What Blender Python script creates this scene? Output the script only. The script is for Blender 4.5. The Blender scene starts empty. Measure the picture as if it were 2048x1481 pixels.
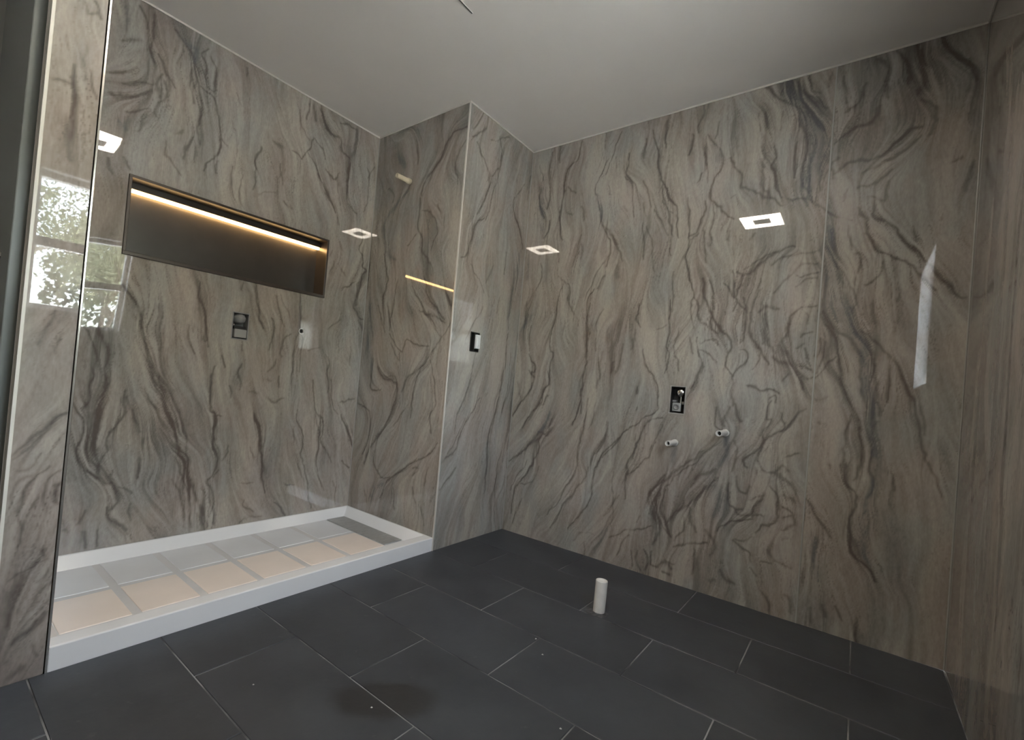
import bpy, bmesh, math, random
import numpy as np
from mathutils import Matrix, Vector

# ---------------------------------------------------------------- camera
scene = bpy.context.scene
cam_data = bpy.data.cameras.new('camera')
cam = bpy.data.objects.new('camera', cam_data)
scene.collection.objects.link(cam)
scene.camera = cam
cam_data.sensor_fit = 'HORIZONTAL'
cam_data.sensor_width = 36.0
cam_data.lens = 36.0 * 941.082 / 2048
cam_data.shift_x = (1024 - 958.262) / 2048
cam_data.shift_y = (755.206 - 740.5) / 2048
cam_data.clip_start = 0.02
cam.matrix_world = Matrix(((0.624646, -0.064645, -0.778228, -2.499740), (-0.776252, 0.057258, -0.627817, -1.723894), (0.085144, 0.996264, -0.014415, 0.910759), (0.000000, 0.000000, 0.000000, 1.000000)))

# ---------------------------------------------------------------- daylight
scene.view_settings.view_transform = 'Standard'
scene.view_settings.look = 'None'
scene.view_settings.gamma = 1.0
scene.view_settings.exposure = 1.85
scene.view_settings.use_curve_mapping = False
world = bpy.data.worlds.new('sky')
scene.world = world
world.use_nodes = True
wn = world.node_tree.nodes
wl = world.node_tree.links
sky = wn.new('ShaderNodeTexSky')
sky.sky_type = 'NISHITA'
sky.sun_disc = False
sky.sun_elevation = math.radians(42)
sky.sun_rotation = math.radians(20)
sky.air_density = 1.0
sky.dust_density = 3.0
sky.ozone_density = 1.0
hs = wn.new('ShaderNodeHueSaturation')
hs.inputs['Saturation'].default_value = 0.42
wl.new(sky.outputs[0], hs.inputs['Color'])
wl.new(hs.outputs[0], wn['Background'].inputs['Color'])
wn['Background'].inputs['Strength'].default_value = 2.1

sun_data = bpy.data.lights.new('sun_offscreen', 'SUN')
sun_data.energy = 13.0
sun_data.angle = math.radians(1.0)
sun_data.color = (1.0, 0.95, 0.88)
sun = bpy.data.objects.new('sun_offscreen', sun_data)
scene.collection.objects.link(sun)
sun.rotation_euler = Vector((-math.cos(math.radians(38)) * math.cos(math.radians(10)), math.cos(math.radians(38)) * math.sin(math.radians(10)),
                             -math.sin(math.radians(38)))).to_track_quat('-Z', 'Y').to_euler()      # rakes along the window wall

portal_data = bpy.data.lights.new('window_portal_offscreen', 'AREA')      # guides sky light through the window mirrored in the marble
portal_data.shape = 'RECTANGLE'
portal_data.size = 0.83; portal_data.size_y = 0.845
portal_data.cycles.is_portal = True
portal = bpy.data.objects.new('window_portal_offscreen', portal_data)
scene.collection.objects.link(portal)
portal.location = (-1.655, -2.20, 1.543)
portal.rotation_euler = (math.radians(90), 0, 0)

# ---------------------------------------------------------------- helpers
C = scene.collection
BC, AY, FY, PX_, PL, CH, KERB = -0.637, 0.765, -2.029, -2.179, -2.297, 2.44, 0.07
# x of the short return wall, y of the shower wall, y of the window wall, inner and outer x of the partition,
# ceiling height, kerb height


class MB:
    """collects simple solids into one mesh"""
    def __init__(self):
        self.v = []; self.f = []; self.smooth = set()

    def box(self, x0, x1, y0, y1, z0, z1):
        n = len(self.v)
        self.v += [(x, y, z) for z in (z0, z1) for y in (y0, y1) for x in (x0, x1)]
        for q in ((0, 2, 3, 1), (4, 5, 7, 6), (0, 1, 5, 4), (2, 6, 7, 3), (0, 4, 6, 2), (1, 3, 7, 5)):
            self.f.append(tuple(n + i for i in q))
        return self

    def lathe(self, origin, axis, prof, seg=24):
        """surface of revolution: prof = [(distance along axis, radius), ...]"""
        ax = Vector(axis).normalized()
        u = ax.orthogonal().normalized(); w = ax.cross(u)
        n = len(self.v); o = Vector(origin)
        for t, r in prof:
            for k in range(seg):
                a = 2 * math.pi * k / seg
                self.v.append(tuple(o + ax * t + (u * math.cos(a) + w * math.sin(a)) * r))
        for i in range(len(prof) - 1):
            for k in range(seg):
                k2 = (k + 1) % seg
                self.smooth.add(len(self.f))
                self.f.append((n + i * seg + k, n + i * seg + k2, n + (i + 1) * seg + k2, n + (i + 1) * seg + k))
        return self

    def poly(self, pts):
        n = len(self.v)
        self.v += [tuple(p) for p in pts]
        self.f.append(tuple(range(n, n + len(pts))))
        return self

    def build(self, name, mat, parent=None, bevel=0.0, seg=2):
        me = bpy.data.meshes.new(name)
        me.from_pydata(self.v, [], self.f)
        for i in self.smooth:
            me.polygons[i].use_smooth = True
        bm = bmesh.new(); bm.from_mesh(me)
        bmesh.ops.recalc_face_normals(bm, faces=bm.faces)
        bm.to_mesh(me); bm.free()
        return link(name, me, mat, parent, bevel, seg)


def link(name, me, mat, parent=None, bevel=0.0, seg=2):
    o = bpy.data.objects.new(name, me)
    C.objects.link(o)
    if mat is not None and not me.materials:
        me.materials.append(mat)
    if parent is not None:
        o.parent = parent
    if bevel:
        m = o.modifiers.new('bevel', 'BEVEL')
        m.width = bevel; m.segments = seg; m.limit_method = 'ANGLE'
        m.harden_normals = False
    return o


def thing(name, label, cat, group=None, loc=(0, 0, 0)):
    o = bpy.data.objects.new(name, None)
    o.empty_display_size = 0.05
    C.objects.link(o)
    o.location = loc
    return tag(o, label, cat, group)


def tag(o, label, cat, group=None):
    o['label'] = label; o['category'] = cat
    if group: o['group'] = group
    return o


def struct(o, label=None, cat=None):
    o['kind'] = 'structure'
    if label: o['label'] = label
    if cat: o['category'] = cat
    return o


def at(o, parent):
    """parent to a moved Empty, keeping world coordinates"""
    o.parent = parent
    o.matrix_parent_inverse = Matrix.Translation(-parent.location)
    return o


# ---------------------------------------------------------------- materials
def mat(name, col, rough=0.5, metal=0.0, noise=0.0, scale=8.0, emit=None, strength=0.0, bump=0.0, bscale=60.0, spec=0.5, stretch=(1, 1, 1)):
    m = bpy.data.materials.new(name); m.use_nodes = True
    nt = m.node_tree; p = nt.nodes['Principled BSDF']
    p.inputs['Base Color'].default_value = (*col, 1)
    p.inputs['Roughness'].default_value = rough
    p.inputs['Metallic'].default_value = metal
    p.inputs['Specular IOR Level'].default_value = spec
    tc = nt.nodes.new('ShaderNodeTexCoord')
    mp = nt.nodes.new('ShaderNodeMapping'); mp.inputs['Scale'].default_value = stretch
    nt.links.new(tc.outputs['Object'], mp.inputs['Vector'])
    if noise:
        n = nt.nodes.new('ShaderNodeTexNoise'); n.inputs['Scale'].default_value = scale; n.inputs['Detail'].default_value = 5
        nt.links.new(mp.outputs[0], n.inputs['Vector'])
        r = nt.nodes.new('ShaderNodeValToRGB')
        r.color_ramp.elements[0].position = 0.3; r.color_ramp.elements[1].position = 0.7
        r.color_ramp.elements[0].color = (*[c * (1 - noise) for c in col], 1)
        r.color_ramp.elements[1].color = (*[min(1, c * (1 + noise)) for c in col], 1)
        nt.links.new(n.outputs['Fac'], r.inputs['Fac']); nt.links.new(r.outputs[0], p.inputs['Base Color'])
    if bump:
        n2 = nt.nodes.new('ShaderNodeTexNoise'); n2.inputs['Scale'].default_value = bscale; n2.inputs['Detail'].default_value = 4
        nt.links.new(mp.outputs[0], n2.inputs['Vector'])
        b = nt.nodes.new('ShaderNodeBump'); b.inputs['Strength'].default_value = bump; b.inputs['Distance'].default_value = 0.002
        nt.links.new(n2.outputs['Fac'], b.inputs['Height']); nt.links.new(b.outputs[0], p.inputs['Normal'])
    if emit:
        p.inputs['Emission Color'].default_value = (*emit, 1); p.inputs['Emission Strength'].default_value = strength
    return m


def marble_material():
    m = bpy.data.materials.new('polished_marble'); m.use_nodes = True
    nt = m.node_tree; p = nt.nodes['Principled BSDF']
    a = nt.nodes.new('ShaderNodeAttribute'); a.attribute_name = 'vein_colour'
    tc = nt.nodes.new('ShaderNodeTexCoord')
    n = nt.nodes.new('ShaderNodeTexNoise'); n.inputs['Scale'].default_value = 140; n.inputs['Detail'].default_value = 3
    mp = nt.nodes.new('ShaderNodeMapping'); mp.inputs['Scale'].default_value = (1, 1, 0.35)
    nt.links.new(tc.outputs['Object'], mp.inputs['Vector']); nt.links.new(mp.outputs[0], n.inputs['Vector'])
    mr = nt.nodes.new('ShaderNodeMapRange')
    mr.inputs['From Min'].default_value = 0.25; mr.inputs['From Max'].default_value = 0.75
    mr.inputs['To Min'].default_value = 0.90; mr.inputs['To Max'].default_value = 1.10
    nt.links.new(n.outputs['Fac'], mr.inputs['Value'])
    mx = nt.nodes.new('ShaderNodeMix'); mx.data_type = 'RGBA'; mx.blend_type = 'MULTIPLY'; mx.inputs['Factor'].default_value = 1
    nt.links.new(a.outputs['Color'], mx.inputs['A']); nt.links.new(mr.outputs[0], mx.inputs['B'])
    nt.links.new(mx.outputs['Result'], p.inputs['Base Color'])
    p.inputs['Roughness'].default_value = 0.015
    p.inputs['IOR'].default_value = 1.65
    return m


def tile_material():
    m = bpy.data.materials.new('slate_tile'); m.use_nodes = True
    nt = m.node_tree; N = nt.nodes; Lk = nt.links; p = N['Principled BSDF']
    g = N.new('ShaderNodeNewGeometry')
    oi = N.new('ShaderNodeObjectInfo')
    n = N.new('ShaderNodeTexNoise'); n.inputs['Scale'].default_value = 3.5; n.inputs['Detail'].default_value = 6; n.inputs['Roughness'].default_value = 0.6
    Lk.new(g.outputs['Position'], n.inputs['Vector'])
    r = N.new('ShaderNodeValToRGB')
    r.color_ramp.elements[0].position = 0.32; r.color_ramp.elements[0].color = (0.040, 0.044, 0.052, 1)
    r.color_ramp.elements[1].position = 0.70; r.color_ramp.elements[1].color = (0.062, 0.068, 0.078, 1)
    Lk.new(n.outputs['Fac'], r.inputs['Fac'])
    hv = N.new('ShaderNodeHueSaturation')
    mr = N.new('ShaderNodeMapRange'); mr.inputs['To Min'].default_value = 0.88; mr.inputs['To Max'].default_value = 1.12
    Lk.new(oi.outputs['Random'], mr.inputs['Value']); Lk.new(mr.outputs[0], hv.inputs['Value']); Lk.new(r.outputs[0], hv.inputs['Color'])
    # damp patch: an ellipse on the floor with a soft ragged rim
    mp = N.new('ShaderNodeMapping'); mp.vector_type = 'TEXTURE'
    mp.inputs['Location'].default_value = (-1.575, -0.735, 0)
    mp.inputs['Rotation'].default_value = (0, 0, math.radians(-44))
    mp.inputs['Scale'].default_value = (0.150, 0.080, 1)
    Lk.new(g.outputs['Position'], mp.inputs['Vector'])
    ln = N.new('ShaderNodeVectorMath'); ln.operation = 'LENGTH'; Lk.new(mp.outputs[0], ln.inputs[0])
    n2 = N.new('ShaderNodeTexNoise'); n2.inputs['Scale'].default_value = 14; Lk.new(g.outputs['Position'], n2.inputs['Vector'])
    ad = N.new('ShaderNodeMath'); ad.operation = 'MULTIPLY_ADD'; ad.inputs[1].default_value = 0.35
    Lk.new(n2.outputs['Fac'], ad.inputs[0]); Lk.new(ln.outputs['Value'], ad.inputs[2])
    wet = N.new('ShaderNodeMapRange'); wet.inputs['From Min'].default_value = 0.98; wet.inputs['From Max'].default_value = 1.30
    wet.inputs['To Min'].default_value = 1; wet.inputs['To Max'].default_value = 0
    Lk.new(ad.outputs[0], wet.inputs['Value'])
    mx = N.new('ShaderNodeMix'); mx.data_type = 'RGBA'
    Lk.new(wet.outputs[0], mx.inputs['Factor']); Lk.new(hv.outputs[0], mx.inputs['A']); mx.inputs['B'].default_value = (0.033, 0.034, 0.037, 1)
    # plaster dust smears
    n3 = N.new('ShaderNodeTexNoise'); n3.inputs['Scale'].default_value = 30; n3.inputs['Detail'].default_value = 6
    Lk.new(g.outputs['Position'], n3.inputs['Vector'])
    du = N.new('ShaderNodeMapRange'); du.inputs['From Min'].default_value = 0.66; du.inputs['From Max'].default_value = 0.80
    du.inputs['To Max'].default_value = 0.25
    Lk.new(n3.outputs['Fac'], du.inputs['Value'])
    m3 = N.new('ShaderNodeMix'); m3.data_type = 'RGBA'; m3.inputs['B'].default_value = (0.16, 0.16, 0.165, 1)
    Lk.new(du.outputs[0], m3.inputs['Factor']); Lk.new(mx.outputs['Result'], m3.inputs['A'])
    Lk.new(m3.outputs['Result'], p.inputs['Base Color'])
    ro = N.new('ShaderNodeMapRange'); ro.inputs['To Min'].default_value = 0.46; ro.inputs['To Max'].default_value = 0.34
    Lk.new(wet.outputs[0], ro.inputs['Value']); Lk.new(ro.outputs[0], p.inputs['Roughness'])
    b = N.new('ShaderNodeBump'); b.inputs['Strength'].default_value = 0.25; b.inputs['Distance'].default_value = 0.002
    n4 = N.new('ShaderNodeTexNoise'); n4.inputs['Scale'].default_value = 45; n4.inputs['Detail'].default_value = 5
    Lk.new(g.outputs['Position'], n4.inputs['Vector']); Lk.new(n4.outputs['Fac'], b.inputs['Height']); Lk.new(b.outputs[0], p.inputs['Normal'])
    return m


def grout_material():
    m = bpy.data.materials.new('grout'); m.use_nodes = True
    nt = m.node_tree; N = nt.nodes; Lk = nt.links; p = N['Principled BSDF']
    g = N.new('ShaderNodeNewGeometry')
    n = N.new('ShaderNodeTexNoise'); n.inputs['Scale'].default_value = 4.5; n.inputs['Detail'].default_value = 3
    Lk.new(g.outputs['Position'], n.inputs['Vector'])
    r = N.new('ShaderNodeValToRGB')
    r.color_ramp.elements[0].position = 0.40; r.color_ramp.elements[0].color = (0.05, 0.05, 0.055, 1)
    r.color_ramp.elements[1].position = 0.60; r.color_ramp.elements[1].color = (0.30, 0.30, 0.30, 1)
    Lk.new(n.outputs['Fac'], r.inputs['Fac']); Lk.new(r.outputs[0], p.inputs['Base Color'])
    p.inputs['Roughness'].default_value = 0.9
    return m


def glass_material():
    m = bpy.data.materials.new('window_glass'); m.use_nodes = True
    nt = m.node_tree; nt.nodes.remove(nt.nodes['Principled BSDF'])
    t = nt.nodes.new('ShaderNodeBsdfTransparent'); t.inputs[0].default_value = (0.95, 0.97, 0.96, 1)
    g = nt.nodes.new('ShaderNodeBsdfGlossy'); g.inputs['Roughness'].default_value = 0.02
    fr = nt.nodes.new('ShaderNodeFresnel')
    ge = nt.nodes.new('ShaderNodeNewGeometry')
    io = nt.nodes.new('ShaderNodeMapRange')              # same index seen from either face of the thin pane
    io.inputs['To Min'].default_value = 1.45; io.inputs['To Max'].default_value = 1 / 1.45
    nt.links.new(ge.outputs['Backfacing'], io.inputs['Value']); nt.links.new(io.outputs[0], fr.inputs[0])
    mx = nt.nodes.new('ShaderNodeMixShader')
    nt.links.new(fr.outputs[0], mx.inputs[0]); nt.links.new(t.outputs[0], mx.inputs[1]); nt.links.new(g.outputs[0], mx.inputs[2])
    nt.links.new(mx.outputs[0], nt.nodes['Material Output'].inputs['Surface'])
    return m


M_MARBLE = marble_material()
M_TILE = tile_material()
M_GROUT = grout_material()
M_GLASS = glass_material()
M_CEIL = mat('ceiling_paint', (0.80, 0.77, 0.73), 0.75, noise=0.02, scale=3, bump=0.05, bscale=120)
M_PAINT = mat('grey_wall_paint', (0.58, 0.57, 0.55), 0.6, noise=0.03, scale=4, bump=0.06, bscale=90)
M_DOOR = mat('sage_grey_lacquer', (0.20, 0.212, 0.20), 0.28, noise=0.03, scale=5)
M_TRIM = mat('satin_aluminium_trim', (0.74, 0.71, 0.66), 0.30, metal=0.3)
M_SEAM = mat('grey_seam_profile', (0.40, 0.385, 0.36), 0.35, metal=0.2)
M_EDGE = mat('brushed_edge_profile', (0.52, 0.50, 0.47), 0.22, metal=0.85)
M_CREAM = mat('cream_edge_strip', (0.78, 0.76, 0.68), 0.35)
M_WHITE = mat('white_acrylic', (0.84, 0.85, 0.86), 0.22, noise=0.015, scale=6)
M_PANC = mat('cool_white_pan_floor', (0.76, 0.775, 0.79), 0.28, noise=0.03, scale=7)
M_PANW = mat('warm_beige_pan_floor', (0.92, 0.825, 0.745), 0.28, noise=0.03, scale=7)
M_PANJ = mat('grey_pan_rib', (0.70, 0.695, 0.69), 0.35, noise=0.04, scale=9)
M_STEEL = mat('brushed_steel', (0.42, 0.43, 0.42), 0.36, metal=0.35, noise=0.18, scale=25, stretch=(1, 6, 1))
M_HOLE = mat('dark_slot', (0.03, 0.03, 0.03), 0.8, noise=0.1)
M_BRONZE = mat('dark_bronze_metal', (0.066, 0.061, 0.056), 0.30, metal=0.25, noise=0.08, scale=12)
M_BRONZE2 = mat('bronze_frame', (0.085, 0.072, 0.062), 0.3, metal=0.4, noise=0.08, scale=12)
M_LED = mat('warm_led_diffuser', (0.9, 0.8, 0.6), 0.4, emit=(1.0, 0.60, 0.24), strength=5.0)
M_LIGHT = mat('lit_light_panel', (0.9, 0.9, 0.86), 0.4, emit=(1.0, 0.90, 0.76), strength=25.0)
M_LFRAME = mat('white_light_frame', (0.80, 0.79, 0.76), 0.4)
M_PVC = mat('white_pvc', (0.72, 0.71, 0.68), 0.38, noise=0.05, scale=30)
M_PVCC = mat('cream_cpvc', (0.66, 0.58, 0.42), 0.4, noise=0.06, scale=30)
M_CHROME = mat('chrome', (0.70, 0.69, 0.66), 0.18, metal=1.0, noise=0.05, scale=20)
M_GREYP = mat('grey_plastic', (0.26, 0.26, 0.26), 0.3, noise=0.15, scale=40)
M_BLACKP = mat('black_plastic', (0.022, 0.021, 0.020), 0.4, noise=0.2, scale=40)
M_SWITCH = mat('white_switch_plastic', (0.80, 0.80, 0.79), 0.35)
M_VINYL = mat('white_window_vinyl', (0.80, 0.81, 0.82), 0.35)
M_SMEAR = mat('grout_smear', (0.085, 0.085, 0.088), 0.85, noise=0.5, scale=40)
M_CRUMB = mat('plaster_crumb', (0.6, 0.59, 0.56), 0.9, noise=0.1, scale=200)

# ---------------------------------------------------------------- marble slabs
def _noise(shape, cell, rng, smooth=True):
    """value noise on a grid, features about `cell` samples (cz, ca) wide"""
    cz, ca = cell
    gz, ga = int(shape[0] / cz) + 4, int(shape[1] / ca) + 4
    g = rng.standard_normal((gz, ga))
    z = np.arange(shape[0]) / cz; a = np.arange(shape[1]) / ca
    zi = z.astype(int); ai = a.astype(int)
    fz = z - zi; fa = a - ai
    if smooth:
        fz = fz * fz * (3 - 2 * fz); fa = fa * fa * (3 - 2 * fa)
    zi = zi[:, None]; ai = ai[None, :]; fz = fz[:, None]; fa = fa[None, :]
    return ((g[zi, ai] * (1 - fz) + g[zi + 1, ai] * fz) * (1 - fa)
            + (g[zi, ai + 1] * (1 - fz) + g[zi + 1, ai + 1] * fz) * fa)


def _fractal(shape, cell, rng, octs=4):
    s = np.zeros(shape); amp = 1.0; tot = 0
    for o in range(octs):
        s += amp * _noise(shape, (cell[0] / 2 ** o, cell[1] / 2 ** o), rng)
        tot += amp * amp; amp *= 0.55
    return s / math.sqrt(tot)


def _blur(img, r):
    r = max(1, int(r))
    for ax in (0, 1):
        for _ in range(2):
            p = np.pad(img, [(r + 1, r) if k == ax else (0, 0) for k in (0, 1)], mode='edge')
            cs = np.cumsum(p, axis=ax)
            n = img.shape[ax]
            hi = np.take(cs, np.arange(2 * r + 1, 2 * r + 1 + n), axis=ax)
            lo = np.take(cs, np.arange(0, n), axis=ax)
            img = (hi - lo) / (2 * r + 1)
    return img


def _spline(p, step=0.012):
    p = np.asarray(p, float)
    q = np.vstack([2 * p[0] - p[1], p, 2 * p[-1] - p[-2]])
    out = []
    for i in range(1, len(q) - 2):
        n = max(2, int(np.linalg.norm(q[i + 1] - q[i]) / step))
        t = (np.arange(n) / n)[:, None]
        out.append(0.5 * (2 * q[i] + (q[i + 1] - q[i - 1]) * t
                          + (2 * q[i - 1] - 5 * q[i] + 4 * q[i + 1] - q[i + 2]) * t ** 2
                          + (3 * q[i] - q[i - 1] - 3 * q[i + 1] + q[i + 2]) * t ** 3))
    out.append(p[-1:])
    return np.vstack(out)


def marble(text, a0, a1, z0, z1, h, seed):
    """colour field of one polished slab: traced veins plus streaks that flow along them"""
    rng = np.random.default_rng(seed)
    na, nz = int(round((a1 - a0) / h)) + 1, int(round((z1 - z0) / h)) + 1
    A = np.linspace(a0, a1, na); Z = np.linspace(z0, z1, nz)
    shp = (nz, na)
    k = 1 / h
    wa = 0.0060 * _fractal(shp, (0.07 * k, 0.05 * k), rng, 3)
    wz = 0.0060 * _fractal(shp, (0.07 * k, 0.05 * k), rng, 3)
    dark = np.zeros(shp); light = np.zeros(shp); slate = np.zeros(shp)
    cg = 0.03
    ca_, cz_ = np.meshgrid(np.arange(a0 - cg, a1 + 2 * cg, cg), np.arange(z0 - cg, z1 + 2 * cg, cg))
    tc = np.full(ca_.shape, -9.0); ts = np.zeros(ca_.shape)     # double-angle tensor, vertical prior
    brk = _fractal(shp, (0.05 * k, 0.05 * k), rng, 3)
    for ln in text.strip().splitlines():
        f = ln.split()
        w, dk = int(f[0]) / 1000, int(f[1]) / 100
        pts = _spline([[float(v) / 1000 for v in q.split(',')] for q in f[2:]])
        n = len(pts)
        acc = None
        m = 3.2 * w + 0.02
        lo = pts.min(0) - m; hi = pts.max(0) + m
        i0, i1 = max(0, int((lo[0] - a0) * k)), min(na, int((hi[0] - a0) * k) + 2)
        j0, j1 = max(0, int((lo[1] - z0) * k)), min(nz, int((hi[1] - z0) * k) + 2)
        inside = i1 > i0 and j1 > j0
        if inside:
            PX = A[None, i0:i1] + wa[j0:j1, i0:i1]; PZ = Z[j0:j1, None] + wz[j0:j1, i0:i1]
            acc = np.zeros(PX.shape)
        for s in range(n - 1):
            p, q = pts[s], pts[s + 1]
            d = q - p; L = max(1e-6, float(np.hypot(*d)))
            th = 2 * math.atan2(d[1], d[0])
            wt = L / ((ca_ - p[0]) ** 2 + (cz_ - p[1]) ** 2 + 0.0012) * (1.4 if w < 0.03 else 0.6)
            tc += wt * math.cos(th); ts += wt * math.sin(th)
            if not inside: continue
            t = (s + 0.5) / (n - 1)
            tap = 0.4 + 0.6 * math.sqrt(max(0.0, math.sin(math.pi * min(max(t, 0.02), 0.98))))
            ww = (0.42 if w < 0.025 else 0.5) * w * tap + 0.0016
            b0, b1 = max(0, int((min(p[0], q[0]) - m - A[i0]) * k)), int((max(p[0], q[0]) + m - A[i0]) * k) + 2
            c0, c1 = max(0, int((min(p[1], q[1]) - m - Z[j0]) * k)), int((max(p[1], q[1]) + m - Z[j0]) * k) + 2
            X = PX[c0:c1, b0:b1]; Y = PZ[c0:c1, b0:b1]
            if X.size == 0: continue
            u = np.clip(((X - p[0]) * d[0] + (Y - p[1]) * d[1]) / (L * L), 0, 1)
            dd = np.hypot(X - p[0] - u * d[0], Y - p[1] - u * d[1]) / ww
            v = np.exp(-dd ** 1.7) * 0.82 + 0.22 * np.exp(-(dd / 2.3) ** 2)
            acc[c0:c1, b0:b1] = np.maximum(acc[c0:c1, b0:b1], v * (0.75 + 0.25 * tap))
        if not inside: continue
        acc = np.clip(acc * (1 + 0.22 * brk[j0:j1, i0:i1]), 0, 1.1)
        if dk < 0:
            light[j0:j1, i0:i1] = 1 - (1 - light[j0:j1, i0:i1]) * (1 - np.clip(acc * -dk, 0, 1))
        else:
            dark[j0:j1, i0:i1] = 1 - (1 - dark[j0:j1, i0:i1]) * (1 - np.clip(acc * min(0.95, dk * (1.25 if w < 0.025 else 0.8)), 0, 1))
            if w >= 0.025 and dk >= 0.35:
                slate[j0:j1, i0:i1] = np.maximum(slate[j0:j1, i0:i1], acc)
    # flow direction on the fine grid
    gi = (A - (a0 - cg)) / cg; gj = (Z - (z0 - cg)) / cg
    ii = gi.astype(int)[None, :]; jj = gj.astype(int)[:, None]
    fi = (gi - gi.astype(int))[None, :]; fj = (gj - gj.astype(int))[:, None]
    def up(g):
        return ((g[jj, ii] * (1 - fj) + g[jj + 1, ii] * fj) * (1 - fi)
                + (g[jj, ii + 1] * (1 - fj) + g[jj + 1, ii + 1] * fj) * fi)
    th = 0.5 * np.arctan2(up(ts), up(tc)) + 0.28 * _fractal(shp, (0.12 * k, 0.08 * k), rng, 3)
    vx, vz = np.cos(th), np.sin(th)
    # line integral convolution of noises and of the veins themselves along the flow
    fine = rng.standard_normal(shp)
    mid = _blur(rng.standard_normal(shp), 1) * 3.2
    wide = _fractal(shp, (0.020 * k, 0.020 * k), rng, 2)
    band = _fractal(shp, (0.06 * k, 0.055 * k), rng, 2)
    src = np.stack([fine, mid, wide, band, dark, _blur(dark, 0.012 * k)], -1).astype(np.float32)
    acc = src.copy(); wsum = np.ones(6)
    J0, I0 = np.mgrid[0:nz, 0:na].astype(np.float32)
    for sgn in (1, -1):
        pi, pj = I0.copy(), J0.copy()
        lx, lz = vx * sgn, vz * sgn
        dist = 0.0
        for st in range(40):
            step = 1.0 if st < 22 else 2.5
            dist += step * h
            pi = pi + lx * step; pj = pj + lz * step
            ai = np.clip(pi.round().astype(np.int32), 0, na - 1); aj = np.clip(pj.round().astype(np.int32), 0, nz - 1)
            nx, nzv = vx[aj, ai], vz[aj, ai]
            flip = np.where(nx * lx + nzv * lz < 0, -1.0, 1.0)
            lx, lz = nx * flip, nzv * flip
            g = step * np.exp(-(dist / np.array([0.05, 0.09, 0.14, 0.24, 0.05, 0.10])) ** 2)
            acc += src[aj, ai] * g.astype(np.float32); wsum += g
    lic = acc[..., :4] / np.sqrt(wsum[:4])
    lic /= lic.std(axis=(0, 1))
    smear, halo = acc[..., 4] / wsum[4], acc[..., 5] / wsum[5]
    act = np.clip(_blur(dark, 0.05 * k) * 2.4, 0, 1)
    act = 0.52 + 0.48 * act
    streak = 0.45 * lic[..., 0] + 0.75 * lic[..., 1] + 0.55 * lic[..., 2]
    ridge = np.clip(1 - np.abs(lic[..., 2] + 0.25 * lic[..., 1]) / 0.25, 0, 1) ** 1.5       # thin lines along the flow
    ridge2 = np.clip(1 - np.abs(lic[..., 1] + 0.3 * lic[..., 0]) / 0.22, 0, 1) ** 1.5
    gate2 = np.clip(_fractal(shp, (0.10 * k, 0.05 * k), rng, 3) * 0.9, 0, 1)
    gate = np.clip(_fractal(shp, (0.20 * k, 0.10 * k), rng, 3) * 0.9 + 0.1, 0, 1)
    broad = _fractal(shp, (0.40 * k, 0.18 * k), rng, 3)
    t = 0.70 * dark + 0.35 * smear + 0.62 * halo * np.clip(0.8 + 0.95 * streak, 0, 2.4)
    blot = _fractal(shp, (0.03 * k, 0.02 * k), rng, 4)
    t = t + act * 0.080 * streak + 0.115 * lic[..., 3] + 0.46 * ridge * gate * act + 0.30 * ridge2 * gate2 * act + 0.085 * broad + 0.03 * blot
    t = t - 0.55 * light + 0.10
    t = t + 0.75 * (t - _blur(t, 2)) + 0.2 * (t - _blur(t, 6))
    t = t.mean() + 0.90 * (t - t.mean())
    t = np.where(t > 0.62, 0.62 + 0.55 * (t - 0.62), t)
    t = np.clip(t, -0.12, 0.93)[..., None]
    m1 = np.clip(0.5 + 0.65 * _fractal(shp, (0.30 * k, 0.14 * k), rng, 3), 0, 1)[..., None]
    m2 = np.clip(0.35 + 0.7 * _fractal(shp, (0.22 * k, 0.10 * k), rng, 3), 0, 1)[..., None]
    base = (np.array([0.402, 0.366, 0.316]) * m1 + np.array([0.354, 0.342, 0.314]) * (1 - m1))
    base = base * (1 - 0.5 * m2) + np.array([0.392, 0.325, 0.285]) * 0.5 * m2
    ink = np.array([0.096, 0.084, 0.075]) * np.ones(shp + (1,))
    ink = ink * (1 - 0.5 * m2) + np.array([0.125, 0.092, 0.073]) * 0.5 * m2
    sl = np.clip(slate, 0, 1)[..., None]
    ink = ink * (1 - sl) + np.array([0.094, 0.098, 0.104]) * sl
    col = base * (1 - t) + ink * t
    return A, Z, np.clip(col, 0.01, 0.8)


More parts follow.
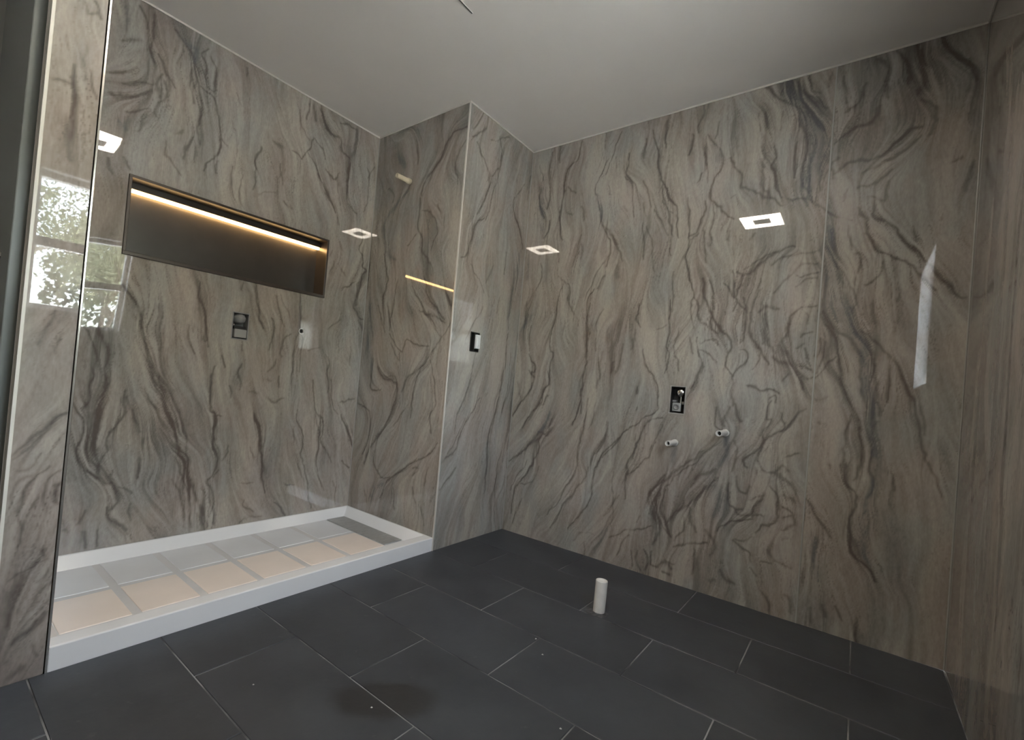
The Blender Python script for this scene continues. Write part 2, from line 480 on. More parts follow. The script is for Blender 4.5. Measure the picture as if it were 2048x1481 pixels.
# traced veins of each wall: width in mm, darkness in percent, then points (along the wall, height) in mm
STROKES = {
 'A': '''
30 40 -1998,2391 -1979,2353 -1987,2298
20 40 -1982,2235 -1934,2270
10 40 -1936,2403 -1916,2370 -1905,2336
12 45 -1884,2402 -1882,2325 -1884,2244 -1863,2204
9 55 -1853,2243 -1826,2200 -1795,2158 -1779,2140
12 50 -1805,2391 -1773,2362 -1730,2311 -1709,2245 -1689,2189 -1677,2106 -1675,2022 -1662,1932
25 40 -1758,2355 -1718,2346 -1718,2291
7 50 -1665,2385 -1692,2345 -1668,2303 -1657,2236 -1633,2203 -1618,2217
7 50 -1652,2358 -1626,2305 -1616,2218
7 45 -1725,2253 -1730,2195 -1727,2158
10 40 -1703,2232 -1715,2142 -1707,2107
8 55 -1679,2195 -1625,2168 -1598,2106 -1575,2030 -1575,1978 -1586,1909 -1615,1873 -1636,1818
5 40 -1572,2002 -1542,1981
8 45 -1578,1883 -1578,1825
10 45 -1829,2177 -1852,2121 -1837,2060
10 40 -1822,2148 -1815,2061 -1846,2002 -1843,1966
12 45 -2018,1983 -1983,1992 -1932,2025 -1870,2074
8 40 -1975,2042 -1907,2090 -1864,2109
16 35 -2017,2068 -1971,2105
8 40 -1959,1944 -1897,1971 -1863,1988
25 35 -1975,1890 -1961,1867
12 40 -1916,1884 -1886,1940 -1862,1978
25 30 -1965,2180 -1910,2234
8 40 -1791,1890 -1795,1828 -1759,1790 -1733,1762
10 40 -1689,1948 -1714,1887 -1719,1840
6 35 -1682,1934 -1679,1840
14 30 -1757,1938 -1740,1963
7 45 -1998,1724 -1977,1663
9 45 -1947,1751 -1918,1697
6 40 -1482,2394 -1482,2358
7 40 -1527,2249 -1500,2210
5 30 -1525,2102 -1495,1960
6 40 -1382,2041 -1395,1974 -1395,1906
25 -20 -1793,2252 -1770,2210 -1765,2148
6 45 -1380,2049 -1398,1979 -1390,1890 -1396,1820
5 40 -1514,1887 -1498,1769 -1468,1696
5 35 -1460,1862 -1461,1752 -1438,1694
5 35 -1272,2002 -1242,1898
4 30 -1369,1805 -1290,1841
18 35 -1308,2101 -1260,2090
22 40 -1107,2403 -1085,2333
6 35 -1136,2401 -1134,2308
8 30 -1187,2335 -1164,2247 -1117,2209
14 55 -1062,2406 -1006,2316 -924,2305 -900,2237 -847,2217
10 40 -933,2394 -868,2411 -824,2403
22 50 -815,2400 -818,2267 -848,2144 -857,2068
6 50 -1089,2228 -1119,2154 -1155,2084
6 45 -1207,2101 -1155,2084
5 40 -1082,2232 -1039,2183 -1011,2139
8 50 -1117,2134 -1059,2078 -1030,2014 -987,1975
8 50 -998,2089 -946,2047 -910,2097
14 45 -978,1971 -948,1912 -911,1861
8 35 -923,2056 -883,1914
12 45 -847,2050 -828,1955 -762,1912
7 40 -714,2215 -690,2171 -692,2019 -711,1937
5 35 -659,2230 -698,2160
9 35 -1227,1812 -1189,1780
14 45 -966,1927 -987,1975
20 -20 -1052,2308 -951,2172
12 40 -890,1831 -876,1794
9 50 -715,1824 -703,1759 -716,1691 -682,1657 -691,1599 -656,1572 -682,1515 -696,1451 -715,1391 -700,1347
14 30 -866,1694 -842,1652
10 35 -845,1539 -807,1507
6 35 -725,1487 -795,1434 -821,1404
6 30 -902,1635 -921,1593
4 30 -891,1573 -916,1497
30 -20 -764,1656 -756,1582
6 40 -1412,1323 -1412,1286
9 50 -1353,1342 -1319,1243 -1311,1163 -1287,1109
6 35 -1227,1299 -1190,1202 -1164,1141
5 30 -1201,1311 -1168,1252 -1127,1193
5 40 -1079,1329 -1072,1148 -1087,1078 -1099,983 -1090,810
9 40 -1052,1096 -1050,1002 -1051,893
9 40 -1241,1174 -1233,1085 -1231,995
6 35 -1119,1108 -1164,1068 -1170,989 -1154,964
10 35 -1186,948 -1203,908 -1233,879
10 40 -1236,841 -1215,829
10 35 -1171,858 -1165,793
10 35 -1213,739 -1184,714 -1132,741
8 35 -1379,1028 -1372,986
7 35 -1471,945 -1455,887
8 50 -1500,889 -1513,818 -1503,677 -1477,636 -1472,505 -1466,446
5 40 -1477,636 -1456,642
9 40 -1378,912 -1388,856 -1372,814 -1377,771
8 35 -1435,792 -1418,733
8 60 -1291,667 -1273,610 -1248,546 -1233,456
14 30 -1325,773 -1281,768
7 40 -891,1018 -861,964 -858,857 -859,785
6 30 -720,1081 -707,963
10 45 -743,643 -700,561 -643,446
14 40 -760,723 -658,756
8 45 -710,1486 -715,1365 -687,1273 -639,1258
7 35 -684,1251 -641,1189
5 35 -960,851 -936,684 -890,621 -887,515
5 40 -1040,676 -1016,581 -987,512
6 35 -842,865 -818,715 -769,643
5 30 -824,1417 -752,1469
5 30 -889,1161 -813,1230
5 30 -1008,1020 -941,1048
9 50 -1486,635 -1470,516 -1455,420 -1461,355 -1490,305 -1462,243 -1438,96
7 40 -1404,489 -1416,429 -1426,406
7 40 -1439,359 -1459,331
9 60 -1286,654 -1252,558 -1236,456 -1209,383 -1215,300 -1191,220
6 35 -1289,477 -1269,401
7 50 -1042,655 -992,524 -996,415 -956,315 -919,172 -903,86
5 40 -1014,368 -958,260
5 30 -1049,580 -1046,472
5 35 -964,850 -930,669 -881,492 -893,380 -867,279 -817,180
7 40 -896,641 -867,592 -865,492 -785,358
10 45 -747,642 -695,560 -639,453
8 50 -708,352 -651,310
8 40 -756,239 -724,95
7 50 -1134,154 -1090,121 -1058,83
8 50 -1314,80 -1272,92 -1195,92
7 35 -1306,191 -1302,153 -1244,125
7 40 -1075,252 -1023,243
5 30 -1333,285 -1264,280
12 35 -1513,203 -1471,90
10 30 -1510,284 -1469,190
10 50 -1612,1290 -1612,1227 -1587,1175 -1564,1092 -1552,1018 -1543,979
7 35 -1635,1075 -1626,997 -1603,943
14 50 -1896,1200 -1841,1107 -1817,1026 -1795,923 -1774,829 -1740,750 -1706,680 -1670,597 -1644,524 -1623,456
50 30 -1815,1117 -1789,1014
35 30 -1771,1130 -1748,1020 -1733,897 -1722,816 -1702,751
14 40 -1736,821 -1714,723 -1672,625 -1632,563
8 35 -1693,763 -1606,557 -1593,454
14 55 -1980,1018 -1947,957 -1934,893 -1931,803 -1937,727 -1948,661 -1945,566 -1945,491
40 25 -1966,990 -1944,867
7 45 -2022,1011 -1983,913 -1978,839 -1988,715 -1996,671
8 55 -2027,685 -1989,626 -1989,582 -2000,519
8 40 -1997,690 -1976,616 -1969,517
9 55 -1863,750 -1856,693 -1857,652 -1890,595 -1903,550
8 45 -1903,544 -1914,479
10 35 -1854,724 -1825,631 -1789,567
8 30 -1786,753 -1753,690 -1723,658
100 25 -1797,668 -1719,560
14 -25 -2005,685 -1979,597
14 55 -1913,468 -1923,439 -1932,399 -1909,362 -1860,326 -1848,272 -1862,238
9 50 -2004,528 -1995,459 -1964,407 -1930,374
10 45 -1968,517 -1956,451 -1923,388
18 35 -1945,676 -1947,551 -1937,470
7 40 -1844,329 -1802,292
6 30 -1883,405 -1890,380 -1862,346
8 40 -1798,239 -1788,174
12 45 -1883,247 -1867,193 -1811,131
16 40 -1849,185 -1801,113
9 40 -1962,234 -1975,191
9 40 -1956,153 -1953,83
8 40 -1913,155 -1915,80
16 35 -2023,181 -2006,163
18 50 -1664,585 -1630,484 -1586,379 -1552,289 -1518,198 -1465,90
8 40 -1642,451 -1598,346 -1565,251 -1536,97
10 35 -1638,339 -1599,227 -1568,102
10 40 -1520,163 -1475,74
9 45 -1457,248 -1432,96
120 20 -1725,516 -1723,380 -1671,209
60 20 -1647,206 -1623,101
14 35 -1778,438 -1786,365
10 35 -1777,534 -1778,492
40 -20 -1998,357 -1952,302
25 -20 -1871,466 -1850,516
''',
 'B': '''
25 35 591,2422 440,2418 389,2331
30 40 574,2294 491,2189
10 40 418,2347 384,2183
8 55 7,2305 96,2304 127,2279 156,2235 207,2160 273,2105 315,2042 321,1990
10 50 332,1974 331,1866 334,1786 288,1717 276,1627 194,1558
6 40 414,1697 343,1751
30 45 458,2034 532,1973 621,1893 652,1802 607,1681 513,1615
10 40 631,2077 568,2036 575,1981
14 40 421,2064 469,2018
6 40 67,2153 69,2077 40,2020 48,1988
6 35 -20,2256 37,2188 64,2127
6 40 310,1898 232,1867 170,1754 188,1704 204,1637
5 35 177,1910 142,1818
5 35 121,1832 122,1747
20 40 757,1688 762,1502 764,1404
9 45 619,1664 569,1508 593,1367 561,1235
9 40 470,1500 493,1363 505,1243
6 35 377,1511 297,1390 240,1335 157,1254
10 45 246,1484 196,1376 116,1304 51,1244
12 40 111,1457 16,1326 -34,1275
40 35 709,1352 693,1106 635,942
8 40 557,1357 512,1269 501,1183
6 35 640,1349 550,1184
7 45 498,1162 391,1068 361,1079 338,1131 246,1102 160,1093
5 35 389,1058 398,1006 475,1109
10 50 256,1304 140,1271 55,1230
6 35 185,1302 102,1182 43,1134
9 50 5,1248 48,1172 117,1084 152,1034 214,962 244,860 260,758 265,677
16 45 157,1073 189,993 295,918 346,843
8 45 136,1015 100,939 71,815 100,715 88,620
16 55 588,977 545,904 413,880 388,809 420,702 500,576 586,468 640,361
9 45 628,1019 646,898 635,822 535,829
12 45 570,967 531,926 431,900
8 45 745,724 632,679 606,617 610,519 665,412
7 35 290,756 367,655 394,621
9 50 29,571 88,504 232,421 341,341 412,286 462,182
9 40 201,407 158,405 196,368
7 45 549,452 536,358 463,308 386,323
30 35 443,280 518,223 552,109
7 35 346,258 331,149
16 35 187,291 159,189
10 35 120,208 80,112
6 30 80,438 107,327
8 30 620,224 570,115
40 -20 342,1162 383,1245
25 -20 173,865 132,751
''',
 'C': '''
9 50 -517,2439 -561,2357 -607,2309
10 55 -476,2443 -504,2342 -601,2262
12 45 -559,2247 -465,2159 -416,2118 -431,2023 -475,1928 -508,1873
9 45 -363,2373 -337,2295 -340,2212 -402,2123
6 35 -443,2309 -304,2392 -261,2421
10 50 -436,1854 -502,1824 -539,1701 -557,1636 -603,1598
7 40 -394,1965 -422,1850
5 35 -532,1848 -529,1729
6 25 -303,2383 -348,2163 -406,1944
10 50 -162,2086 -168,2008 -84,1901 -34,1799
6 35 -76,2196 -147,2092
8 35 6,2357 -30,2125
30 45 -48,1776 -86,1572 -133,1324
4 35 -522,1577 -429,1495 -380,1444
5 40 -208,1732 -204,1592
12 25 -374,1508 -315,1612
6 30 -232,1456 -248,1351
14 -30 -512,2399 -568,2311
40 30 13,1422 3,1215 -8,1021 -14,795 -20,570 -10,232
14 45 -117,1233 -123,1012 -153,836 -189,705 -227,599 -219,418 -214,258
7 40 -63,1128 -69,905 -104,749
6 30 -383,1361 -450,1258 -513,1150
6 30 -376,1188 -432,1009 -470,826 -520,746 -534,629
8 45 -343,830 -425,717 -488,618 -522,531 -602,488
6 35 -454,707 -529,590 -577,515
8 40 -510,442 -560,378 -622,319
6 -25 -366,399 -432,305 -484,243
7 35 -75,550 -109,398 -106,244 -96,45
5 -25 -236,165 -250,20
''',
 'D': '''
20 50 -148,2404 -138,2331 -139,2226 -157,2125 -139,2054
8 50 -59,2342 -97,2257 -89,2214
8 60 -80,2170 -74,2095 -102,2030 -132,1987
8 55 -172,1973 -170,1907 -131,1860
50 35 -103,2249 -95,2061 -131,1867
8 60 -349,2419 -327,2324 -275,2285 -255,2238 -251,2151 -239,2051 -235,1971 -252,1873 -272,1834
10 30 -196,2429 -197,2325
5 50 -596,2409 -568,2328 -542,2259 -523,2187
8 60 -516,2272 -496,2207 -472,2150 -463,2082 -490,2028 -522,1905 -550,1833 -572,1789 -574,1721 -559,1641
25 40 -472,2066 -508,1990 -530,1904
14 45 -531,1890 -595,1800 -637,1721 -662,1665
40 30 -623,1635 -643,1567
15 50 -558,1580 -527,1521
5 35 -574,1714 -517,1631 -474,1531 -451,1456
6 -25 -552,1724 -497,1612 -461,1511
6 50 -646,2268 -647,2167 -674,2088 -680,2014 -706,1904
5 50 -635,2150 -667,2096
8 35 -737,2331 -739,2226
7 60 -780,2359 -804,2249 -822,2142 -843,2073 -899,1980 -920,1945
4 40 -844,2067 -851,2008 -879,1927 -907,1885
5 40 -852,2352 -845,2252
4 35 -740,2095 -772,2017 -797,1941
4 35 -743,1976 -762,1895
6 40 -759,1863 -777,1750 -778,1666
4 35 -786,1846 -813,1746 -826,1655 -850,1589
4 35 -817,1925 -868,1834 -897,1773
4 40 -914,1709 -936,1663
4 40 -526,2111 -563,2056
4 35 -636,1975 -652,1946
6 45 -130,1695 -138,1612 -111,1532
10 30 -385,1848 -370,1765 -356,1660
8 30 -394,1798 -398,1705
6 30 -231,1788 -248,1699
8 30 -264,1610 -316,1570 -353,1518 -350,1461
8 40 -279,2146 -330,2114
12 35 -378,2013 -400,1938
8 30 -277,2001 -327,1978
25 40 -35,1765 -32,1613
9 50 -1035,2428 -1038,2391 -1016,2336 -1019,2298
6 45 -1106,2322 -1092,2248
9 55 -1054,2276 -1103,2203 -1135,2136 -1134,2077 -1110,2035 -1092,1985 -1095,1936 -1131,1894 -1171,1841 -1209,1817
7 50 -986,2289 -973,2193
6 40 -1043,2273 -1051,2168 -1063,2111 -1070,2019
35 35 -1092,2206 -1114,2129
6 40 -1047,2072 -1022,2029
9 50 -1162,2124 -1210,2031 -1245,1966 -1286,1941 -1323,1906 -1367,1881 -1401,1853
30 25 -1188,2345 -1186,2229 -1172,2127
5 35 -1281,2318 -1287,2225
14 40 -1315,2307 -1313,2195 -1311,2083 -1307,1999 -1320,1940 -1357,1888
40 25 -1290,2394 -1315,2307 -1328,2191 -1324,2102
9 50 -1297,2432 -1339,2384 -1379,2344 -1413,2316
8 40 -1373,2295 -1377,2233 -1372,2201
7 55 -1350,2135 -1367,2092 -1349,2040 -1365,1987 -1375,1929 -1403,1891
10 50 -1447,2137 -1441,2079 -1436,2026 -1437,1971
70 55 -1396,2432 -1409,2372 -1449,2305 -1484,2240 -1519,2161 -1537,2082 -1524,2022 -1502,1958 -1497,1889 -1504,1856
6 50 -1378,2433 -1401,2353 -1447,2268 -1456,2200 -1488,2116 -1491,2062 -1476,2017 -1477,1936 -1495,1863
14 40 -1414,2437 -1446,2366 -1502,2305 -1543,2254
10 50 -1465,2268 -1499,2220 -1541,2155
20 35 -1539,2124 -1543,1975 -1549,1890
8 40 -1477,2426 -1481,2365 -1514,2328
14 40 -1555,2414 -1550,2353
7 45 -1422,1882 -1460,1859 -1512,1855 -1549,1817 -1571,1792
5 35 -1187,1920 -1212,1932 -1211,1875
8 40 -840,2399 -848,2256
5 50 -862,2043 -891,1980 -928,1930 -935,1841 -947,1753
5 45 -873,1977 -892,1886 -920,1756
7 50 -985,1950 -998,1856 -1007,1763
7 50 -1071,1935 -1071,1857 -1051,1782 -1007,1763
6 40 -1103,1911 -1119,1831 -1107,1774 -1116,1725
8 30 -1198,1761 -1191,1716
10 40 -1305,1735 -1282,1710
25 -25 -1357,2323 -1402,2193 -1379,2133
12 -25 -1466,2111 -1454,2016 -1449,1964
7 60 -1001,1773 -1011,1710 -999,1645 -1022,1563 -1036,1496 -1060,1441
6 40 -1058,1771 -1020,1746
6 45 -1082,1779 -1086,1689 -1097,1617
8 40 -1115,1739 -1107,1693
5 50 -1056,1447 -1042,1411 -1050,1345 -1068,1285
7 50 -1060,1441 -1080,1392 -1091,1320 -1121,1284
9 65 -1092,1528 -1100,1462 -1117,1408 -1144,1337 -1185,1284 -1224,1232 -1238,1187 -1226,1141 -1224,1089 -1252,1057
6 45 -1120,1520 -1140,1466 -1149,1419 -1144,1372
8 50 -1134,1325 -1142,1284 -1176,1261
4 40 -946,1576 -951,1427 -950,1372
5 45 -933,1434 -941,1329 -929,1181
4 40 -989,1286 -976,1182 -1002,1073
9 55 -1080,1243 -1080,1208 -1091,1160 -1110,1125 -1118,1090 -1105,1049 -1066,981
6 40 -1046,1243 -1045,1183 -1064,1154
6 45 -1096,1178 -1129,1167 -1180,1122
5 35 -1092,1225 -1104,1208 -1167,1232 -1175,1197
7 50 -1257,1051 -1289,1098 -1316,1138 -1309,1166 -1288,1182
12 45 -1252,1051 -1256,1000 -1252,915
14 35 -1130,1085 -1082,988 -1059,921
7 50 -1226,1570 -1232,1483 -1241,1431 -1253,1402 -1235,1369
7 50 -1247,1562 -1265,1527 -1258,1482 -1246,1437
12 50 -1265,1527 -1303,1546 -1330,1577 -1361,1613 -1402,1631 -1442,1648 -1464,1645
6 40 -1272,1560 -1314,1595 -1355,1625 -1402,1631
10 40 -1378,1573 -1422,1601 -1480,1611 -1523,1612 -1561,1618
6 40 -1477,1516 -1516,1512 -1563,1519
8 35 -1400,1440 -1429,1492 -1467,1532 -1491,1562 -1556,1561
6 35 -1475,1468 -1513,1492 -1556,1494
6 45 -1190,1503 -1213,1473 -1236,1432
8 45 -1277,1424 -1289,1384 -1288,1328 -1292,1272 -1285,1227
8 40 -1306,1355 -1317,1411 -1342,1465
10 60 -1306,1355 -1308,1288 -1323,1244 -1351,1189 -1377,1151 -1399,1108
6 50 -1253,1402 -1279,1384 -1291,1356
30 25 -1232,1272 -1266,1215
18 50 -1340,1360 -1376,1381 -1410,1363
22 50 -1369,1343 -1369,1271 -1382,1217 -1413,1179
9 45 -1468,1297 -1475,1340 -1503,1371 -1554,1379
16 50 -1468,1297 -1458,1244 -1439,1201 -1459,1164 -1497,1123 -1559,1094
6 35 -1511,1244 -1523,1260 -1557,1270
8 30 -1523,1339 -1530,1296
6 35 -1528,1192 -1539,1150
6 30 -1493,1191 -1522,1213
20 50 -1415,1147 -1444,1121 -1498,1107 -1522,1071 -1553,1052
8 35 -1462,1042 -1478,1074
8 55 -1314,1016 -1344,1012 -1369,997 -1411,990 -1444,982
5 45 -1362,1161 -1360,1123 -1338,1094
14 50 -1528,1051 -1537,1010
6 40 -1409,957 -1431,964 -1442,939
18 -30 -1306,1216 -1340,1144 -1344,1078
40 -25 -1318,1033 -1365,1052 -1460,1015 -1506,981
25 35 -113,1514 -107,1402 -36,1305 -16,1229
14 30 -48,1457 -43,1320
5 45 -94,1304 -84,1229 -101,1147
6 50 -280,1533 -263,1447 -258,1332 -242,1237 -249,1165 -265,1122 -253,1034 -267,970
16 40 -344,1530 -343,1458 -381,1379
7 30 -322,1338 -334,1252
8 55 -99,1124 -150,1044 -129,999
10 50 -109,1020 -148,978
9 55 -238,1019 -260,963 -224,902 -208,843 -183,796 -128,739 -92,660
9 50 -142,948 -130,895 -66,822 -12,734
20 35 -27,940 -54,859
14 50 -251,875 -215,821
25 40 -268,790 -245,687 -214,654
10 45 -289,742 -274,640 -215,647 -163,566 -74,478
6 60 -505,1520 -468,1432 -473,1335 -482,1231 -495,1128 -479,1018 -478,901 -463,817 -434,717
5 45 -490,1438 -477,1369 -488,1252
6 40 -477,873 -480,798
5 35 -573,1400 -537,1313 -535,1211 -537,1157
16 30 -621,1252 -629,1159
20 35 -580,1151 -574,1063 -578,1010 -562,955
14 40 -655,1093 -650,1034
80 20 -691,1396 -655,1265 -610,1132
8 50 -762,1420 -769,1336 -791,1297
10 25 -701,1199 -692,1068 -674,1035
8 35 -761,1271 -749,1174
5 50 -814,1169 -841,1075 -883,1021 -911,973 -912,917 -915,849 -861,819 -796,761 -724,687 -669,608 -639,557
5 50 -934,1289 -930,1190 -952,1135 -935,1055
4 40 -935,1431 -943,1332
10 40 -799,965 -802,933
8 40 -814,864 -812,845
6 50 -517,883 -517,802 -509,719 -493,649 -485,579 -486,525
4 35 -577,862 -562,780 -532,709
14 35 -649,756 -636,669 -588,569
7 50 -947,816 -870,789 -838,722 -819,644 -804,585
5 40 -944,779 -914,701 -883,622
3 35 -881,1277 -922,1301
60 -15 -729,940 -709,776
40 -15 -377,914 -393,740
12 45 -303,683 -241,632 -155,554 -15,435
8 50 -219,607 -219,513 -169,410 -100,316 -64,226 -61,113
7 40 -235,443 -194,341 -110,303
6 40 -147,465 -86,365 -43,252
8 35 -127,225 -81,59
6 40 -495,714 -480,589 -479,479 -430,346 -383,260 -319,168
10 35 -647,707 -625,631 -577,537 -554,466 -496,367 -416,240 -342,96
6 50 -766,729 -680,646 -625,552 -596,480 -588,406 -585,325 -538,234 -505,185 -466,121
5 30 -706,494 -711,391 -711,314 -721,200
6 50 -839,707 -808,620 -778,552 -786,496 -777,443 -787,356
7 45 -915,686 -885,601 -822,528 -786,489
10 25 -750,374 -708,313 -665,251
30 45 -692,180 -663,120 -635,34
10 50 -716,134 -767,167 -803,208 -878,222 -931,254
7 40 -756,62 -802,145 -825,176
6 40 -872,295 -856,260
9 50 -868,114 -867,57 -889,15
9 50 -898,128 -927,76 -919,24
6 40 -838,99 -851,22
8 50 -942,123 -940,67 -977,60
14 40 -923,435 -910,371 -939,305 -973,253
12 45 -1025,564 -973,482 -949,404 -949,337 -971,282 -952,217 -945,160
9 45 -988,449 -971,361 -1001,278 -1028,225
3 40 -572,95 -580,4
5 30 -501,63 -555,124 -612,139
10 50 -1015,102 -1056,85
10 50 -1008,40 -1043,34
60 -15 -390,436 -369,320
6 45 -1193,899 -1193,819 -1226,789
14 50 -1263,923 -1282,869 -1303,838
8 40 -1239,904 -1241,802
40 30 -1236,869 -1269,839
25 45 -1244,752 -1248,696 -1233,620
10 40 -1285,746 -1290,674 -1280,606
9 45 -1145,680 -1088,630 -1042,568 -984,497 -954,425 -949,332 -977,273 -1028,226
5 35 -1225,737 -1160,682 -1085,594 -1022,523 -977,436 -971,350
9 40 -981,527 -933,457 -929,358 -946,289
18 40 -1214,594 -1143,558 -1104,492
12 45 -1217,560 -1164,481 -1089,395 -1021,319 -995,277
50 25 -1163,498 -1061,388
12 40 -1111,400 -1115,342 -1152,282
8 45 -1093,337 -1087,277 -1052,209
60 35 -1220,510 -1246,431 -1199,363
7 45 -1420,943 -1409,898 -1411,866 -1430,863
8 60 -1460,893 -1473,831 -1452,807 -1404,774 -1392,734 -1329,675 -1325,636 -1343,623
9 50 -1389,788 -1401,736 -1382,668
5 40 -1430,858 -1393,794
8 45 -1546,918 -1522,889 -1494,839 -1469,815
12 50 -1387,668 -1408,629 -1454,627 -1483,664 -1507,647
8 50 -1486,696 -1532,729
18 50 -1459,622 -1496,603 -1529,568 -1528,521
8 40 -1376,629 -1382,603
9 45 -1302,576 -1310,534 -1340,513 -1362,544
8 50 -1436,559 -1465,534 -1465,465 -1468,418 -1408,360 -1390,340
9 55 -1416,513 -1382,462 -1386,409 -1348,394 -1301,377 -1253,343 -1240,311
6 40 -1361,490 -1415,523
9 45 -1264,547 -1265,463 -1296,437 -1336,440
8 40 -1296,442 -1328,411 -1394,432 -1418,422
7 55 -1307,290 -1338,266 -1383,241 -1390,200
6 45 -1382,316 -1351,291 -1316,293
12 50 -1482,485 -1523,463 -1543,416 -1501,385
8 50 -1498,431 -1520,442
18 45 -1491,539 -1528,516
8 40 -1500,338 -1525,360
16 35 -1459,274 -1475,310
8 40 -1426,222 -1459,216
9 50 -1049,178 -1119,210 -1197,249
14 35 -1148,189 -1151,75
16 40 -1193,305 -1228,257 -1211,196
14 55 -976,67 -1021,93 -1052,61
30 -35 -1327,846 -1328,763 -1313,695
30 -35 -1285,529 -1304,466
35 -30 -1413,565 -1442,476 -1426,440
30 -25 -1275,309 -1290,241
30 -20 -1394,287 -1446,339
20 -25 -1457,585 -1499,625
16 50 -1270,122 -1297,92 -1323,84
14 45 -1217,65 -1237,83
12 40 -1411,124 -1427,92 -1461,66 -1464,15
14 40 -1451,279 -1481,236 -1539,222
20 35 -1517,102 -1543,95 -1551,32
6 35 -1389,175 -1409,150
12 45 -1566,548 -1603,490 -1643,444 -1665,400
25 35 -1609,395 -1619,298 -1636,218
9 50 -1695,634 -1733,579 -1735,531 -1721,459 -1732,389 -1766,327 -1801,295 -1817,262
25 40 -1780,661 -1774,583 -1776,478 -1774,391 -1800,323
10 40 -1611,84 -1620,8
14 35 -1655,105 -1665,64
9 40 -1702,117 -1724,72
9 40 -1764,101 -1766,-3
8 30 -1578,214 -1580,180
10 55 -1570,1356 -1603,1291 -1639,1227 -1648,1152 -1667,1061 -1695,966 -1734,903 -1740,859
16 45 -1584,1361 -1636,1273 -1684,1233 -1719,1165 -1728,1081 -1752,949
35 45 -1611,1384 -1672,1284 -1705,1250 -1729,1210 -1734,1126 -1753,1016 -1769,951 -1782,870 -1793,762
12 50 -1726,1267 -1771,1222 -1812,1162 -1853,1083 -1889,1000 -1909,912 -1926,810 -1953,716 -1987,640
8 40 -1736,1239 -1762,1161 -1779,1007 -1796,926
7 35 -1808,1157 -1812,1086 -1813,988
12 35 -1754,1384 -1763,1300
16 30 -1816,1392 -1830,1282
12 45 -1707,911 -1698,831 -1692,717 -1701,624 -1739,576
8 35 -1745,860 -1746,755 -1727,640
12 45 -1793,899 -1787,788 -1784,689 -1777,584
10 35 -1854,692 -1857,628
6 40 -1583,1226 -1568,1155
6 40 -1597,1220 -1592,1156 -1572,1085
5 40 -1634,1157 -1591,1086 -1567,1055
10 45 -1586,872 -1598,864
14 30 -1584,968 -1616,982
10 40 -1645,692 -1651,682
40 35 -1981,818 -2005,720
8 30 -1921,976 -1934,863
25 -25 -1708,1125 -1712,1047 -1726,958
20 -25 -1783,1151 -1793,1052 -1807,955
40 -15 -1609,1023 -1622,821
12 40 -1596,2375 -1609,2252
10 40 -1673,2320 -1649,2240 -1605,2216
18 45 -1711,2414 -1747,2344 -1748,2237
12 40 -1764,2430 -1803,2366 -1813,2272
20 45 -1830,2432 -1857,2291 -1851,2218
14 50 -1903,2430 -1931,2352 -1980,2294 -2006,2220
50 30 -1882,2385 -1899,2243
10 40 -1858,2189 -1904,2141 -1890,2044
10 40 -1589,2087 -1650,2137 -1704,2151 -1728,2208
14 45 -1591,1953 -1635,1995 -1724,1996 -1800,2054 -1838,2085 -1868,2090
12 45 -1683,1941 -1737,1957 -1822,2007 -1860,2052
8 40 -1593,1931 -1583,1992 -1599,2026
10 35 -1671,1871 -1730,1888 -1785,1932
8 35 -1617,1816 -1631,1879
10 40 -1717,1827 -1756,1805 -1767,1880
9 50 -1723,1811 -1732,1746 -1777,1711 -1822,1636 -1864,1597
8 45 -1681,1790 -1717,1734 -1726,1662 -1762,1602
7 40 -1566,1795 -1633,1747 -1673,1741
30 45 -1582,1718 -1605,1619
8 40 -1652,1716 -1669,1612
7 35 -1859,1685 -1868,1623
7 30 -1953,1921 -1975,1929
14 25 -2012,1907 -1999,1807
35 30 -1794,2153 -1776,2102
50 25 -1993,2211 -1990,2082
9 55 -1723,1672 -1766,1591 -1814,1554 -1852,1532 -1904,1468 -1936,1424
10 50 -1789,1688 -1829,1621 -1867,1586 -1886,1553 -1941,1483 -2012,1385
30 -35 -1741,1688 -1802,1612 -1870,1531 -1922,1454
10 45 -1683,1593 -1698,1585 -1691,1458
8 45 -1768,1547 -1766,1503 -1725,1455
7 40 -1641,1526 -1682,1426 -1682,1343
14 40 -1611,1687 -1613,1562 -1646,1448
50 45 -1584,1691 -1599,1530 -1644,1396 -1697,1265
25 30 -1796,1544 -1814,1388
14 -20 -1667,1524 -1675,1472
20 -20 -1726,1436 -1712,1342 -1750,1278
''',
 'E': '''
8 40 -2292,620 -2269,648 -2245,680 -2217,709 -2188,726
6 30 -2291,607 -2258,637 -2217,703
4 30 -2230,616 -2273,573
4 30 -2256,572 -2279,532 -2285,484
5 35 -2215,585 -2250,555 -2262,494 -2264,423 -2262,364
4 30 -2189,576 -2216,551 -2217,508 -2209,456
10 50 -2189,532 -2194,502 -2187,480
6 30 -2189,433 -2199,401
10 40 -2203,345 -2201,330
12 35 -2249,293 -2257,227 -2265,161
5 30 -2189,263 -2219,215
12 50 -2188,176 -2219,138 -2251,102
6 30 -2212,91 -2199,60
16 40 -2235,34 -2255,21
4 30 -2205,293 -2222,261
4 30 -2193,320 -2274,293
30 25 -2262,261 -2263,240
50 20 -2213,325 -2231,201
6 35 -2232,1872 -2227,1845 -2201,1863
6 40 -2209,1885 -2191,1854
4 30 -2266,1759 -2261,1722
8 45 -2247,1685 -2244,1646 -2238,1604 -2248,1557
6 35 -2281,1625 -2248,1628
14 35 -2239,1547 -2237,1477 -2231,1434
6 35 -2203,1692 -2190,1637 -2189,1622
4 25 -2224,1771 -2221,1696
25 25 -2258,1534 -2253,1506
6 35 -2236,1015 -2245,983 -2262,919
5 30 -2214,947 -2222,897
''',
}

